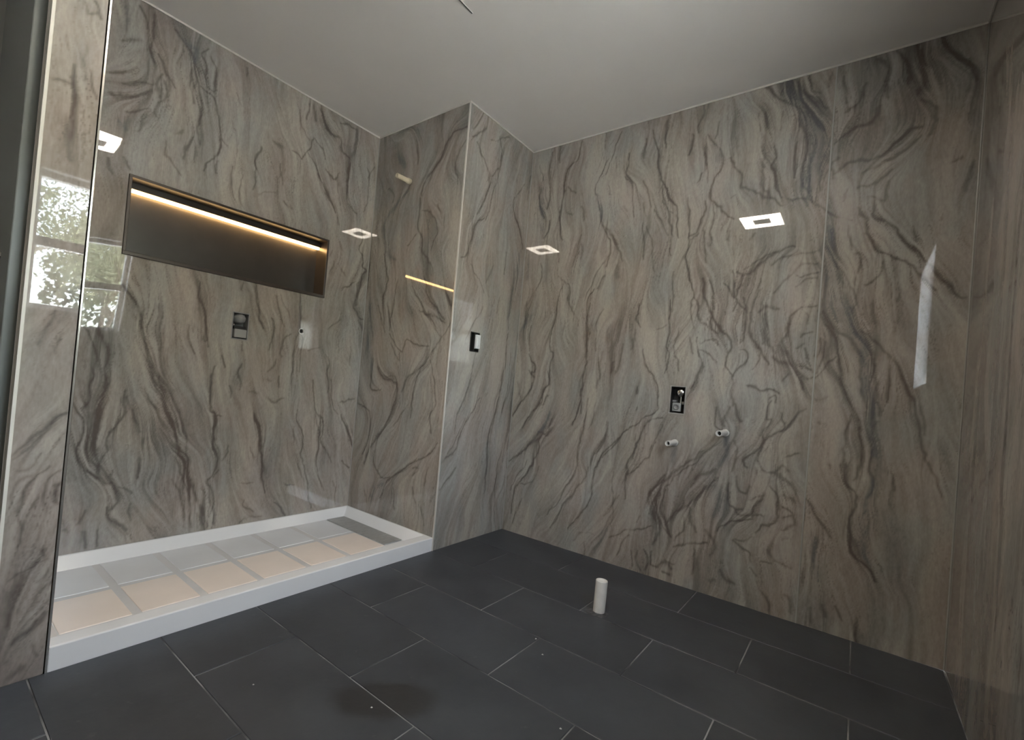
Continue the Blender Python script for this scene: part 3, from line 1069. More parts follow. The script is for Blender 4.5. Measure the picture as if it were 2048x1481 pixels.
# ---------------------------------------------------------------- wall panels
def panel(name, plane, const, a0, a1, z0, z1, strokes, seed, parent, flip, h=0.004, holes=(), thick=0.006, bow=None):
    """marble sheet: fine grid that carries the vein colours, with holes cut out and a returned edge.
    plane 'x' = wall at x=const running along y, 'y' = wall at y=const running along x; flip = +1/-1 side the back faces"""
    A, Z, col = marble(strokes, a0, a1, z0, z1, h, seed)
    na, nz = len(A), len(Z)
    AA, ZZ = np.meshgrid(A, Z)
    ha, hz = (A[1] - A[0]), (Z[1] - Z[0])
    idx = np.arange(na * nz).reshape(nz, na)
    q = np.stack([idx[:-1, :-1], idx[:-1, 1:], idx[1:, 1:], idx[1:, :-1]], -1).reshape(-1, 4)
    ca = (AA[:-1, :-1] + ha / 2).ravel(); cz = (ZZ[:-1, :-1] + hz / 2).ravel()
    keep = np.ones(len(q), bool)
    for (b0, b1, c0, c1) in holes:
        keep &= ~((ca > b0) & (ca < b1) & (cz > c0) & (cz < c1))
    q = q[keep]
    co = np.zeros((na * nz, 3))
    if plane == 'x':
        co[:, 0] = const; co[:, 1] = AA.ravel()
    else:
        co[:, 1] = const; co[:, 0] = AA.ravel()
    co[:, 2] = ZZ.ravel()
    if bow is not None:
        ax_ = 0 if plane == 'x' else 1
        co[:, ax_] += bow(AA.ravel(), ZZ.ravel())
    rgba = np.ones((na * nz, 4)); rgba[:, :3] = col.reshape(-1, 3)
    # returned edge all round (four thin strips)
    off = np.array([flip * thick, 0, 0]) if plane == 'x' else np.array([0, flip * thick, 0])
    corner = [idx[0, 0], idx[0, -1], idx[-1, -1], idx[-1, 0]]
    n0 = na * nz
    co = np.vstack([co, co[corner] + off]); rgba = np.vstack([rgba, rgba[corner]])
    rim = np.array([[corner[i], corner[(i + 1) % 4], n0 + (i + 1) % 4, n0 + i] for i in range(4)])
    q = np.vstack([q, rim])
    if (plane == 'x') == (flip > 0):
        q = q[:, ::-1]
    me = bpy.data.meshes.new(name)
    me.vertices.add(len(co)); me.vertices.foreach_set('co', co.astype(np.float32).ravel())
    me.loops.add(q.size); me.loops.foreach_set('vertex_index', q.astype(np.int32).ravel())
    me.polygons.add(len(q)); me.polygons.foreach_set('loop_start', np.arange(0, q.size, 4, dtype=np.int32))
    at_ = me.attributes.new('vein_colour', 'FLOAT_COLOR', 'POINT')
    at_.data.foreach_set('color', rgba.astype(np.float32).ravel())
    me.update(); me.validate()
    used = np.zeros(len(co), bool); used[q.ravel()] = True
    return link(name, me, M_MARBLE, parent)


NICHE = (-1.917, -0.940, 1.345, 1.680)
VALVE_A = (-1.441, -1.360, 1.036, 1.172)
HOLE_A = (-1.070, -1.048, 1.114, 1.136)
VALVE_D = (-1.046, -0.977, 0.850, 0.984)
BOX_C = (-0.470, -0.395, 1.095, 1.203)
SEAM = -1.57
WIN = (-2.07, -1.24, 1.12, 1.965)

wl_ = struct(MB().box(PL, BC + 0.02, AY + 0.14, AY + 0.22, 0, CH).build('wall_left', M_PAINT))
def corner_bow(a, z):
    """the sheet stands off a little at its upper end by the partition"""
    s = np.clip((z - 0.9) / 0.85, 0, 1.06)
    return 0.038 * np.clip(-1.60 - a, 0, 1) ** 2 * s


panel('panel', 'y', AY, PX_, BC, 0, CH, STROKES['A'], 3, wl_, 1, holes=(NICHE, VALVE_A, HOLE_A), bow=corner_bow)
we_ = struct(MB().box(BC + 0.08, BC + 0.14, 0.10, AY + 0.14, 0, CH).build('wall_shower_end', M_PAINT))
panel('panel', 'x', BC, 0, AY, 0, CH, STROKES['B'], 5, we_, 1)
wb_ = struct(MB().box(BC + 0.14, 0.14, 0.10, 0.16, 0, CH).build('wall_back', M_PAINT))
panel('panel', 'y', 0.0, BC, 0, 0, CH, STROKES['C'], 7, wb_, 1, holes=(BOX_C,))
wr_ = struct(MB().box(0.10, 0.16, FY - 0.14, 0.10, 0, CH).build('wall_right', M_PAINT))
panel('panel', 'x', 0.0, SEAM, 0, 0, CH, STROKES['D'], 11, wr_, 1, holes=(VALVE_D,))
panel('panel', 'x', 0.0, FY, SEAM, 0, CH, STROKES['D'], 13, wr_, 1)
# partition beside the shower: marble on its end face and shower face, paint on the other
wp_ = struct(MB().box(PL, PX_ - 0.007, 0.007, AY + 0.22, 0, CH).build('wall_partition', M_PAINT))
panel('panel', 'y', 0.0, PL, PX_, 0, CH, STROKES['E'], 17, wp_, 1)
panel('panel', 'x', PX_, 0.0, AY, 0, CH, STROKES['B'], 19, wp_, -1, h=0.01)
# window wall
w0, w1, w2, w3 = WIN
fm = MB()
for p, q in ((-3.4, w0), (w1, 0.0)):
    fm.box(p, q, FY - 0.16, FY - 0.007, 0, CH)
fm.box(w0, w1, FY - 0.16, FY - 0.007, 0, w2).box(w0, w1, FY - 0.16, FY - 0.007, w3, CH)
wf_ = struct(fm.build('wall_front', M_PAINT))
FS = """40 25 -150,300 -170,900 -140,1500 -160,2200
20 30 -60,200 -70,900 -50,1700
14 35 -300,200 -280,800 -320,1500 -290,2300
25 30 -480,300 -520,1100 -470,2000
14 40 -700,400 -660,1200 -720,2100
30 30 -950,200 -900,1000 -960,1900
"""
panel('panel', 'y', FY, w1 + 0.02, 0, 0, CH, FS, 23, wf_, -1, h=0.007)
struct(MB().box(-3.5, -3.4, FY - 0.16, AY + 0.30, 0, CH).build('wall_side', M_PAINT))
struct(MB().box(-3.4, PL, AY + 0.22, AY + 0.30, 0, CH).build('wall_alcove', M_PAINT))
struct(MB().box(-3.5, 0.16, FY - 0.16, AY + 0.30, CH, CH + 0.08).build('ceiling', M_CEIL))

# ---------------------------------------------------------------- floor of slate tiles
flr = struct(MB().box(-3.5, 0.16, FY - 0.16, AY + 0.30, -0.06, -0.0022).build('floor', M_GROUT))
TX, TY, G = 0.3168, 0.5855, 0.0042
cache = {}
rnd = random.Random(4)
for r in range(0, 11):
    xa, xb = -TX * (r + 1), -TX * r
    oy = 0.0 if r % 2 == 0 else -0.281
    for k in range(-3, 5):
        yb = oy - TY * k; ya = yb - TY
        x0, x1 = max(xa, -3.4), xb
        y0, y1 = max(ya, FY), yb
        top = 0.0 if x1 > PL else AY + 0.22
        y1 = min(y1, top)
        if y1 - y0 < 0.012 or x1 - x0 < 0.012: continue
        g0x = G / 2 if x0 == xa else 0.002; g1x = G / 2 if r else 0.002
        g0y = G / 2 if y0 == ya else 0.002; g1y = G / 2 if y1 == yb and yb != 0 else 0.001
        sx, sy = round(x1 - x0 - g0x - g1x, 4), round(y1 - y0 - g0y - g1y, 4)
        key = (sx, sy)
        cx, cy = (x0 + g0x + x1 - g1x) / 2, (y0 + g0y + y1 - g1y) / 2
        if key not in cache:
            o = MB().box(-sx / 2, sx / 2, -sy / 2, sy / 2, -0.009, 0).build('tile', M_TILE, flr, bevel=0.0012, seg=1)
            cache[key] = o.data
        else:
            o = link('tile', cache[key], M_TILE, flr, 0.0012, 1)
        o.location = (cx, cy, rnd.uniform(-0.0004, 0.0002))

# ---------------------------------------------------------------- trim profiles
T = []
def trim(x0, x1, y0, y1, z0, z1, m=M_TRIM):
    T.append(struct(MB().box(x0, x1, y0, y1, z0, z1).build('trim_%d' % (len(T) + 1), m, bevel=0.0012)))
tw, td = 0.008, 0.005
trim(PX_, BC, AY - td, AY, CH - tw, CH)                       # along the ceiling
trim(BC - td, BC, 0, AY, CH - tw, CH)
trim(BC - td, 0, -td, 0, CH - tw, CH)
trim(-td, 0, FY, 0, CH - tw, CH)
trim(w1 + 0.02, 0, FY, FY + td, CH - tw, CH)
trim(BC - 0.004, BC + 0.004, -0.004, 0.004, 0, CH - tw)           # outside corner of the return wall
trim(-0.0035, 0, -0.0035, 0, 0, CH - tw, M_SEAM)                        # inside corners
trim(BC - 0.0035, BC, AY - 0.0035, AY, KERB, CH - tw, M_SEAM)
trim(-0.004, 0, FY, FY + 0.004, 0, CH - tw, M_SEAM)
trim(-0.0025, 0, SEAM - 0.003, SEAM + 0.003, 0, CH - tw, M_SEAM)      # seam between the two right-hand sheets
trim(PX_ - 0.0035, PX_ + 0.0025, -0.003, 0.01, 0, CH, M_EDGE)         # end of the partition
trim(PL - 0.003, PL + 0.005, -0.003, 0.003, 0, CH, M_CREAM)
trim(PL - 0.006, PL, 0.024, 0.034, 0, CH, M_TRIM)

# ---------------------------------------------------------------- door leaf beside the partition
d = struct(MB().box(PL - 0.032, PL - 0.002, 0.046, 0.78, 0.01, 2.30).build('door_1', M_DOOR, bevel=0.003))
lk = MB().lathe((PL - 0.032, 0.215, 1.163), (-1, 0, 0), [(0, 0.012), (0.006, 0.012), (0.008, 0.009), (0.008, 0.0001)], 20).build('lock_cylinder', M_CHROME, d)
hb = MB().lathe((PL - 0.032, 0.225, 1.075), (-1, 0, 0), [(0, 0.020), (0.005, 0.020), (0.008, 0.010), (0.030, 0.009), (0.034, 0.016), (0.042, 0.018), (0.046, 0.012), (0.046, 0.0001)], 24).build('door_knob', M_CHROME, d)

# ---------------------------------------------------------------- window
def window(name, w0, w1, w2, w3, rail):
    win = struct(MB().box(w0, w0 + 0.012, FY - 0.16, FY + 0.004, w2, w3).box(w1 - 0.012, w1, FY - 0.16, FY + 0.004, w2, w3)
                 .box(w0 + 0.012, w1 - 0.012, FY - 0.16, FY + 0.004, w3 - 0.012, w3).box(w0 + 0.012, w1 - 0.012, FY - 0.16, FY + 0.012, w2, w2 + 0.014).build(name, M_VINYL))
    fy0, fy1 = FY - 0.12, FY - 0.065
    fr = MB()
    a0, a1, b0, b1 = w0 + 0.012, w1 - 0.012, w2 + 0.014, w3 - 0.012
    fw = 0.032
    fr.box(a0, a0 + fw, fy0, fy1, b0, b1).box(a1 - fw, a1, fy0, fy1, b0, b1).box(a0 + fw, a1 - fw, fy0, fy1, b0, b0 + fw).box(a0 + fw, a1 - fw, fy0, fy1, b1 - fw, b1)
    fr.build('window_frame', M_VINYL, win, bevel=0.002)
    MB().box(a0 + fw, a1 - fw, fy0 + 0.005, fy1 + 0.006, rail - 0.027, rail + 0.027).build('meeting_rail', M_VINYL, win, bevel=0.002)
    xm = (w0 + w1) / 2
    MB().box(xm - 0.04, xm + 0.04, fy1 + 0.006, fy1 + 0.020, rail + 0.009, rail + 0.021).build('sash_lock', M_VINYL, win, bevel=0.002)
    MB().box(a0 + fw, a1 - fw, fy0 + 0.020, fy0 + 0.025, rail + 0.027, b1 - fw).build('pane', M_GLASS, win)
    MB().box(a0 + fw, a1 - fw, fy0 + 0.030, fy0 + 0.035, b0 + fw, rail - 0.027).build('pane', M_GLASS, win)


window('window_1', w0, w1, w2, w3, 1.539)

# ---------------------------------------------------------------- shower pan
pan = thing('shower_pan', 'low white shower pan with panelled floor in the marble alcove', 'shower pan', loc=(-1.41, 0.38, 0))
x0, x1 = PX_ + 0.002, BC - 0.001
ribs = [-1.92, -1.705, -1.487, -1.268, -1.052]
bs = MB()
ko, ki, fz = KERB, 0.022, 0.020
bs.box(x0 + 0.02, x1 - 0.02, 0.03, AY - 0.02, 0.001, fz)
# sloping inner faces of the rim: front, back, left, right
def rim_loop(o, i, zt, zb):
    (ox0, ox1, oy0, oy1), (tx0, tx1, ty0, ty1), (ix0, ix1, iy0, iy1) = o, o[:0] or i[0], i[1]
    A_ = [(ox0, oy0, -0.001), (ox1, oy0, -0.001), (ox1, oy1, -0.001), (ox0, oy1, -0.001)]
    B_ = [(ox0, oy0, zt), (ox1, oy0, zt), (ox1, oy1, zt), (ox0, oy1, zt)]
    C_ = [(tx0, ty0, zt), (tx1, ty0, zt), (tx1, ty1, zt), (tx0, ty1, zt)]
    D_ = [(ix0, iy0, zb), (ix1, iy0, zb), (ix1, iy1, zb), (ix0, iy1, zb)]
    n = len(bs.v); bs.v += A_ + B_ + C_ + D_
    for l in range(3):
        for k in range(4):
            k2 = (k + 1) % 4
            bs.f.append((n + 4 * l + k, n + 4 * l + k2, n + 4 * l + 4 + k2, n + 4 * l + 4 + k))
rim_loop((x0, x1, 0.001, AY - 0.001), ((x0 + 0.012, x1 - 0.010, 0.062, AY - 0.012), (x0 + 0.05, x1 - 0.056, 0.085, AY - 0.050)), KERB, fz + 0.0005)
basin = at(bs.build('basin', M_WHITE, bevel=0.004, seg=3), pan)
at(MB().box(x0 + 0.045, -0.828, 0.088, 0.712, fz - 0.004, fz + 0.0015).build('rib_bed', M_PANJ), pan)
edges = [x0 + 0.052] + ribs + [-0.832]
for i in range(6):
    l = edges[i] + (0.014 if i else 0); r_ = edges[i + 1] - (0.014 if i < 5 else 0)
    at(MB().box(l, r_, 0.449, 0.708, fz, fz + 0.0042).build('floor_panel', M_PANC, bevel=0.002), pan)
    at(MB().box(l, r_, 0.165, 0.418, fz, fz + 0.0042).build('floor_panel', M_PANW, bevel=0.002), pan)
at(MB().box(x0 + 0.045, -0.70, 0.090, 0.150, fz, fz + 0.0036).build('front_strip', mat('front_strip_beige', (0.76, 0.69, 0.625), 0.3, noise=0.03), bevel=0.002), pan)
dr = at(MB().box(-0.822, -0.702, 0.172, 0.702, fz, fz + 0.007).build('drain_cover', M_STEEL, bevel=0.0015), pan)
rr = random.Random(9)
for i in range(4):
    for j in range(9):
        yy = 0.205 + j * 0.057 + (0.014 if i % 2 else 0)
        xx = -0.805 + i * 0.029
        s = MB().box(xx, xx + 0.007, yy, yy + 0.034, fz + 0.0068, fz + 0.0074).build('drain_slot', M_HOLE)
        s.parent = dr; s.matrix_parent_inverse = Matrix.Translation(-pan.location)

# ---------------------------------------------------------------- lit niche
n0, n1, nz0, nz1 = NICHE
nd = 0.105
ni = thing('shower_niche', 'long dark bronze shower niche with a warm light strip along its top', 'niche', loc=((n0 + n1) / 2, AY, nz0))
at(MB().box(n0, n1, AY + nd, AY + nd + 0.008, nz0, nz1).build('back_panel', M_BRONZE), ni)
at(MB().box(n0, n1, AY, AY + nd, nz1 - 0.006, nz1 + 0.004).build('top_panel', M_BRONZE2), ni)
at(MB().box(n0, n1, AY, AY + nd, nz0 - 0.004, nz0 + 0.006).build('bottom_panel', M_BRONZE2), ni)
for xx in (n0 - 0.004, n1 - 0.006):
    at(MB().box(xx, xx + 0.010, AY, AY + nd, nz0 + 0.006, nz1 - 0.006).build('side_panel', M_BRONZE2), ni)
fb = MB()
ft = 0.011
fb.box(n0 - 0.004, n1 + 0.004, AY - 0.006, AY + 0.003, nz1 - 0.006, nz1 + 0.006).box(n0 - 0.004, n1 + 0.004, AY - 0.006, AY + 0.003, nz0 - 0.006, nz0 + 0.010)
fb.box(n0 - 0.004, n0 + 0.008, AY - 0.006, AY + 0.003, nz0 + 0.010, nz1 - 0.006).box(n1 - 0.008, n1 + 0.004, AY - 0.006, AY + 0.003, nz0 + 0.010, nz1 - 0.006)
at(fb.build('niche_frame', M_BRONZE2, bevel=0.0015), ni)
at(MB().box(n0 + 0.006, n1 - 0.006, AY + nd - 0.036, AY + nd, nz1 - 0.034, nz1 - 0.006).build('light_channel', M_BRONZE2), ni)
at(MB().box(n0 + 0.008, n1 - 0.008, AY + nd - 0.028, AY + nd - 0.012, nz1 - 0.046, nz1 - 0.034).build('light_strip', M_LED), ni)

# ---------------------------------------------------------------- mixer valve rough-ins
def valve(name, label, plane, const, rect, metal, ring):
    a0, a1, c0, c1 = rect
    am, cm = (a0 + a1) / 2, (c0 + c1) / 2
    loc = (am, const, c0) if plane == 'y' else (const, am, c0)
    v = thing(name, label, 'valve', loc=loc)
    def B(mb, a, b, d0, d1, z, w):
        if plane == 'y': mb.box(a, b, const + d0, const + d1, z, w)
        else: mb.box(const + d0, const + d1, a, b, z, w)
        return mb
    def P(a, dd, z):
        return (a, const + dd, z) if plane == 'y' else (const + dd, a, z)
    ax = (0, -1, 0) if plane == 'y' else (-1, 0, 0)
    m = MB()
    B(m, a0, a1, 0.052, 0.058, c0, c1)
    B(m, a0 - 0.002, a0 + 0.003, -0.0015, 0.052, c0, c1); B(m, a1 - 0.003, a1 + 0.002, -0.0015, 0.052, c0, c1)
    B(m, a0, a1, -0.0015, 0.052, c0 - 0.002, c0 + 0.003); B(m, a0, a1, -0.0015, 0.052, c1 - 0.003, c1 + 0.002)
    at(m.build('housing', ring), v)
    return v, B, P, ax

v, B_, P_, ax = valve('shower_valve', 'unfinished grey shower valve set into the marble below the niche', 'y', AY, VALVE_A, M_GREYP, M_GREYP)
at(MB().lathe(P_(-1.397, 0.05, 1.143), ax, [(0, 0.028), (0.034, 0.028), (0.040, 0.024), (0.052, 0.020), (0.055, 0.0001)], 28).build('cartridge', M_GREYP, bevel=0), v)
at(MB().lathe(P_(-1.392, 0.02, 1.160), ax, [(0, 0.006), (0.018, 0.006), (0.020, 0.0001)], 16).build('screw', M_CHROME), v)
at(B_(MB(), -1.428, -1.368, 0.006, 0.05, 1.088, 1.104).build('stop_collar', M_BLACKP, bevel=0.002), v)
at(B_(MB(), -1.428, -1.366, -0.004, 0.05, 1.044, 1.088).build('valve_body', mat('grey_clear_plastic', (0.34, 0.34, 0.33), 0.18), bevel=0.004), v)
at(MB().lathe(P_(-1.432, 0.01, 1.108), ax, [(0, 0.005), (0.012, 0.005), (0.014, 0.0001)], 12).build('screw', M_CHROME), v)
v, B_, P_, ax = valve('tap_valve', 'black recessed tap valve box with two metal stops in the right marble wall', 'x', 0.0, VALVE_D, M_BLACKP, M_BLACKP)
at(MB().lathe(P_(-1.020, 0.048, 0.956), ax, [(0, 0.012), (0.020, 0.012), (0.024, 0.021), (0.032, 0.021), (0.038, 0.015), (0.040, 0.0001)], 28).build('stop_knob', M_CHROME), v)
at(MB().lathe(P_(-1.020, 0.030, 0.900), (0, 0, 1), [(0, 0.006), (0.05, 0.006)], 14).build('stem', M_CHROME), v)
at(B_(MB(), -1.024, -0.982, 0.018, 0.05, 0.858, 0.902).build('square_plate', M_STEEL, bevel=0.002), v)
at(MB().lathe(P_(-1.003, 0.018, 0.880), ax, [(0, 0.015), (0.004, 0.015), (0.006, 0.011), (0.001, 0.009), (0.001, 0.0001)], 24).build('ring_stop', M_GREYP), v)
at(B_(MB(), -1.044, -1.026, 0.024, 0.05, 0.895, 0.910).build('clip', M_GREYP, bevel=0.001), v)
at(B_(MB(), -0.997, -0.980, 0.024, 0.05, 0.905, 0.915).build('clip', M_GREYP, bevel=0.001), v)
fl = MB()
a0, a1, c0, c1 = VALVE_D
for (p, q_, r_, s_) in ((a0 - 0.005, a1 + 0.005, c1, c1 + 0.004), (a0 - 0.005, a0, c0, c1), (a1, a1 + 0.004, c0, c1), (a0 - 0.005, a1 + 0.006, c0 - 0.005, c0)):
    fl.box(-0.002, 0.0005, p, q_, r_, s_)
at(fl.build('cut_edge', M_SEAM), v)

# ---------------------------------------------------------------- pipes
def stub(name, label, origin, axis, r, length, m, collar=None, inner=0.72, group=None):
    o = Vector(origin); axv = Vector(axis).normalized()
    t = thing(name, label, 'pipe', group, loc=tuple(o))
    pr = [(-0.02, r), (length - 0.002, r), (length, r * 0.94), (length, r * inner), (length - 0.05 if length > 0.06 else 0.005, r * inner), (length - 0.05 if length > 0.06 else 0.005, 0.0001)]
    at(MB().lathe(o, axv, pr, 28).build('tube', m), t)
    at(MB().lathe(o + axv * (length - 0.03), axv, [(0, r * inner * 0.985), (0.0, 0.0001)], 20).build('bore', M_HOLE), t)
    if collar:
        c0, c1, cr = collar
        at(MB().lathe(o + axv * c0, axv, [(0, r), (0, cr), (c1 - c0, cr), (c1 - c0, r)], 28).build('collar', m), t)
    return t

stub('shower_arm_stub', 'cream pipe stub sticking out high on the shower end wall', (BC, 0.437, 2.086), (-1, 0, -0.02), 0.0135, 0.105, M_PVCC, (0.0, 0.022, 0.0165), inner=0.66)
stub('water_pipe', 'lower white pipe stub on the right marble wall under the tap valve', (0, -1.016, 0.700), (-1, 0.02, 0.0), 0.0135, 0.115, M_PVC, (0.0, 0.012, 0.0165))
stub('water_pipe', 'upper white pipe stub with a collar on the right marble wall', (0, -1.244, 0.780), (-1, 0.01, 0), 0.0140, 0.145, M_PVC, (0.006, 0.022, 0.0170))
ph = thing('pipe_hole', 'small round drilled pipe hole in the shower wall beside the valve', 'hole', loc=(-1.059, AY, 1.125))
at(MB().lathe((-1.059, AY, 1.125), (0, -1, 0), [(-0.03, 0.0135), (0.0006, 0.0135), (0.0010, 0.0165), (0.0, 0.0172)], 28).build('rim', M_PVC), ph)
at(MB().lathe((-1.059, AY, 1.125), (0, -1, 0), [(-0.012, 0.0134), (-0.012, 0.0001)], 24).build('bore', M_HOLE), ph)

wp = thing('waste_pipe', 'upright white waste pipe rising from the dark tiled floor', 'pipe', loc=(-0.585, -0.930, 0))
at(MB().lathe((-0.585, -0.930, 0), (0.02, -0.01, 1), [(-0.02, 0.0245), (0.130, 0.0245), (0.133, 0.0235), (0.133, 0.0205), (0.126, 0.0200), (0.126, 0.0001)], 36).build('tube', M_PVC), wp)
cl = MB(); ring = []
rg = random.Random(3)
for k in range(28):
    a = 2 * math.pi * k / 28
    rr_ = 0.040 + 0.012 * rg.random() + 0.010 * math.cos(a - 2.4)
    ring.append((-0.585 + rr_ * math.cos(a), -0.930 + rr_ * math.sin(a)))
n = len(cl.v)
for k in range(28):
    a = 2 * math.pi * k / 28
    cl.v.append((ring[k][0], ring[k][1], 0.0006)); cl.v.append((-0.585 + 0.026 * math.cos(a), -0.930 + 0.026 * math.sin(a), 0.0035 + 0.002 * rg.random()))
for k in range(28):
    k2 = (k + 1) % 28
    cl.f.append((2 * k, 2 * k2, 2 * k2 + 1, 2 * k + 1))
at(cl.build('grout_collar', M_SMEAR), wp)

# ---------------------------------------------------------------- light switch box
sw = thing('switch_box', 'black wall box with a loose white switch on the short marble wall', 'switch', loc=(-0.43, 0, BOX_C[2]))
a0, a1, c0, c1 = BOX_C
m = MB()
m.box(a0, a1, 0.05, 0.056, c0, c1).box(a0 - 0.002, a0 + 0.003, -0.003, 0.05, c0, c1).box(a1 - 0.003, a1 + 0.002, -0.003, 0.05, c0, c1)
m.box(a0, a1, -0.003, 0.05, c0 - 0.002, c0 + 0.003).box(a0, a1, -0.003, 0.05, c1 - 0.003, c1 + 0.002)
at(m.build('box', M_BLACKP), sw)
at(MB().box(-0.432, -0.398, -0.016, 0.036, 1.112, 1.192).build('switch_body', M_SWITCH, bevel=0.002), sw)
at(MB().box(-0.424, -0.406, -0.020, -0.015, 1.126, 1.178).build('rocker', M_SWITCH, bevel=0.0015), sw)
at(MB().box(-0.440, -0.434, -0.004, 0.03, 1.100, 1.200).build('mounting_strap', M_BLACKP), sw)

# ---------------------------------------------------------------- ceiling fittings
lx, ly, s = -1.83, -1.035, 0.150
cl_ = thing('ceiling_light_offscreen', 'square lit ceiling light with a dark centre, mirrored in the marble walls', 'light', loc=(lx, ly, CH))
m = MB(); z0, z1 = CH - 0.016, CH - 0.0005
f = 0.010
m.box(lx - s, lx - s + f, ly - s, ly + s, z0, z1).box(lx + s - f, lx + s, ly - s, ly + s, z0, z1)
m.box(lx - s + f, lx + s - f, ly - s, ly - s + f, z0, z1).box(lx - s + f, lx + s - f, ly + s - f, ly + s, z0, z1)
at(m.build('light_frame', M_LFRAME, bevel=0.0015), cl_)
m = MB(); e = 0.130; hh = 0.062; z0 = CH - 0.018
m.box(lx - e, lx - hh, ly - e, ly + e, z0, z1).box(lx + hh, lx + e, ly - e, ly + e, z0, z1)
m.box(lx - hh, lx + hh, ly - e, ly - hh, z0, z1).box(lx - hh, lx + hh, ly + hh, ly + e, z0, z1)
at(m.build('light_panel_offscreen', M_LIGHT), cl_)
at(MB().box(lx - hh + 0.001, lx + hh - 0.001, ly - hh + 0.001, ly + hh - 0.001, CH - 0.017, z1).build('centre_cover', M_LFRAME), cl_)
cv = thing('ceiling_vent', 'thin dark slot vent in the painted ceiling', 'vent', loc=(-1.35, -0.393, CH))
at(MB().box(-1.60, -1.100, -0.3955, -0.3905, CH - 0.0035, CH - 0.0002).build('slot', mat('vent_slot', (0.10, 0.098, 0.09), 0.7)), cv)
at(MB().box(-1.60, -1.098, -0.3905, -0.3895, CH - 0.0030, CH - 0.0002).box(-1.60, -1.098, -0.3965, -0.3955, CH - 0.0030, CH - 0.0002).build('slot_edge', M_LFRAME), cv)

# ---------------------------------------------------------------- crumbs of plaster on the tiles
for (cx, cy, sz) in ((-1.04, -0.93, 0.0028), (-1.62, -0.735, 0.0025), (-1.31, -1.15, 0.0028), (-0.97, -0.86, 0.0026), (-1.80, -0.43, 0.0022)):
    m = MB()
    n = 7
    m.v = [(0, 0, sz)] + [(sz * (1 + 0.5 * rg.random()) * math.cos(2 * math.pi * k / n), sz * (1 + 0.5 * rg.random()) * math.sin(2 * math.pi * k / n), 0.0) for k in range(n)]
    m.f = [(0, 1 + k, 1 + (k + 1) % n) for k in range(n)] + [tuple(range(n, 0, -1))]
    o = tag(m.build('plaster_crumb', M_CRUMB), 'tiny pale plaster crumb lying on the dark floor tiles', 'crumb', 'plaster crumbs on the floor tiles')
    o.location = (cx, cy, 0.0006)

# ---------------------------------------------------------------- garden outside the window
struct(MB().box(-30, 30, -45, FY - 0.17, -0.7, -0.5).build('ground', mat('pale_bounce_ground', (0.58, 0.57, 0.55), 0.9, noise=0.2, scale=1.5)))  # unseen ground, made pale to bounce sunlight up to the ceiling
M_BARK = mat('bark', (0.10, 0.085, 0.07), 0.9, noise=0.35, scale=20, stretch=(1, 1, 0.2))
LEAF = [mat('leaf_green', (0.13, 0.15, 0.085), 0.6, noise=0.35, scale=6), mat('leaf_pale', (0.22, 0.235, 0.15), 0.6, noise=0.3, scale=6), mat('leaf_dark', (0.07, 0.09, 0.055), 0.6, noise=0.3, scale=6)]


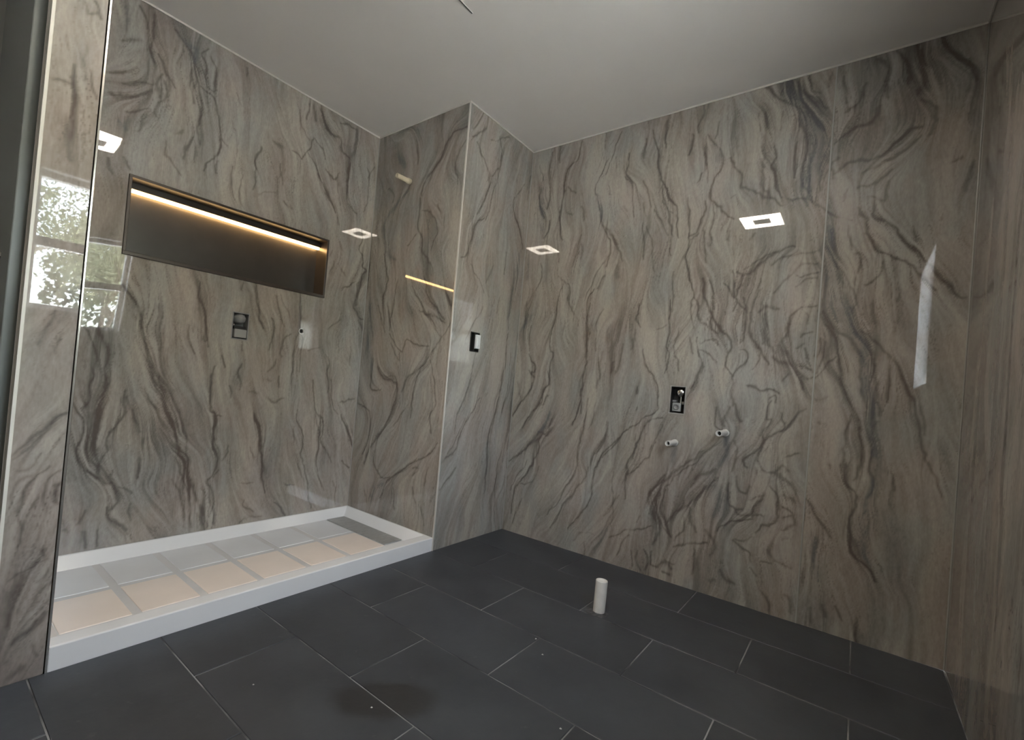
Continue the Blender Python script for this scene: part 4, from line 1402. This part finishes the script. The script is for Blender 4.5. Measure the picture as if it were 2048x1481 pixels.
def tree(x, y, hgt, spread, leafm, nleaf, leaf, label, seed):
    rg = random.Random(seed)
    t = thing('garden_tree', label, 'tree', 'trees outside the window', loc=(x, y, -0.5))
    wood = MB(); tips = []
    def limb(p, dvec, ln, r, depth):
        q = p + dvec * ln
        ax = dvec
        wood.lathe(p, ax, [(0, r), (ln * 1.02, r * 0.62)], 7 if depth < 2 else 5)
        tips.append(q)
        if depth >= 4: return
        for _ in range(3 if depth < 3 else 2):
            nd = (dvec + Vector((rg.uniform(-1, 1), rg.uniform(-1, 1), rg.uniform(-0.25, 0.7))) * 0.85).normalized()
            limb(p + dvec * ln * rg.uniform(0.7, 1.0), nd, ln * rg.uniform(0.58, 0.80), r * 0.58, depth + 1)
    limb(Vector((x, y, -0.55)), Vector((rg.uniform(-0.08, 0.08), rg.uniform(-0.08, 0.08), 1)).normalized(), hgt * 0.36, hgt * 0.022, 0)
    at(wood.build('trunk', M_BARK), t)
    lf = MB()
    for _ in range(nleaf):
        c = rg.choice(tips[4:]) + Vector((rg.gauss(0, 1), rg.gauss(0, 1), rg.gauss(0, 0.8))) * spread
        u = Vector((rg.gauss(0, 1), rg.gauss(0, 1), rg.gauss(0, 1))).normalized()
        w = u.orthogonal().normalized()
        s = leaf * rg.uniform(0.6, 1.3)
        lf.poly([c - u * s, c + w * s * 0.5, c + u * s, c - w * s * 0.5])
    o = at(lf.build('foliage', leafm), t)
    o['kind'] = 'stuff'

for k, (tx, ty, th, lm, nl, ls, lab) in enumerate((
        (-1.9, -8.0, 5.0, 0, 9000, 0.035, 'slender bare-branched tree nearest the window outside'),
        (3.6, -8.5, 5.2, 1, 9000, 0.04, 'pale leafy tree in the garden beyond the window'),
        (-7.4, -8.2, 5.2, 2, 9000, 0.04, 'dark leafy tree in the garden beyond the window'),
        (-10.4, -15.0, 6.0, 1, 12000, 0.055, 'broad pale tree at the far end of the garden'),
        (-4.6, -15.0, 6.0, 0, 12000, 0.055, 'broad mid green tree at the far end of the garden'),
        (1.2, -15.0, 6.0, 1, 12000, 0.055, 'tall pale green tree at the far end of the garden'),
        (7.0, -15.0, 6.0, 2, 12000, 0.055, 'broad dark tree at the far end of the garden'))):
    tree(tx, ty, th, 0.42, LEAF[lm], nl, ls, lab, k + 1)
for i, (hx, hlab) in enumerate(((-7.4, 'dull green hedge shrub at the end of the garden'), (-2.3, 'pale green hedge shrub at the end of the garden'), (2.8, 'dark green hedge shrub at the end of the garden'))):
    rg2 = random.Random(50 + i)
    lf = MB()
    for _ in range(2300):
        c = Vector((hx, -20.5, -0.45)) + Vector((rg2.uniform(-2.3, 2.3), rg2.uniform(-0.7, 0.7), 4.6 * rg2.random() ** 0.9))
        u = Vector((rg2.gauss(0, 1), rg2.gauss(0, 1), rg2.gauss(0, 1))).normalized(); w = u.orthogonal().normalized(); s = rg2.uniform(0.09, 0.16)
        lf.poly([c - u * s, c + w * s * 0.6, c + u * s, c - w * s * 0.6])
    tag(lf.build('garden_hedge', LEAF[i]), hlab, 'shrub', 'hedge shrubs outside the window')
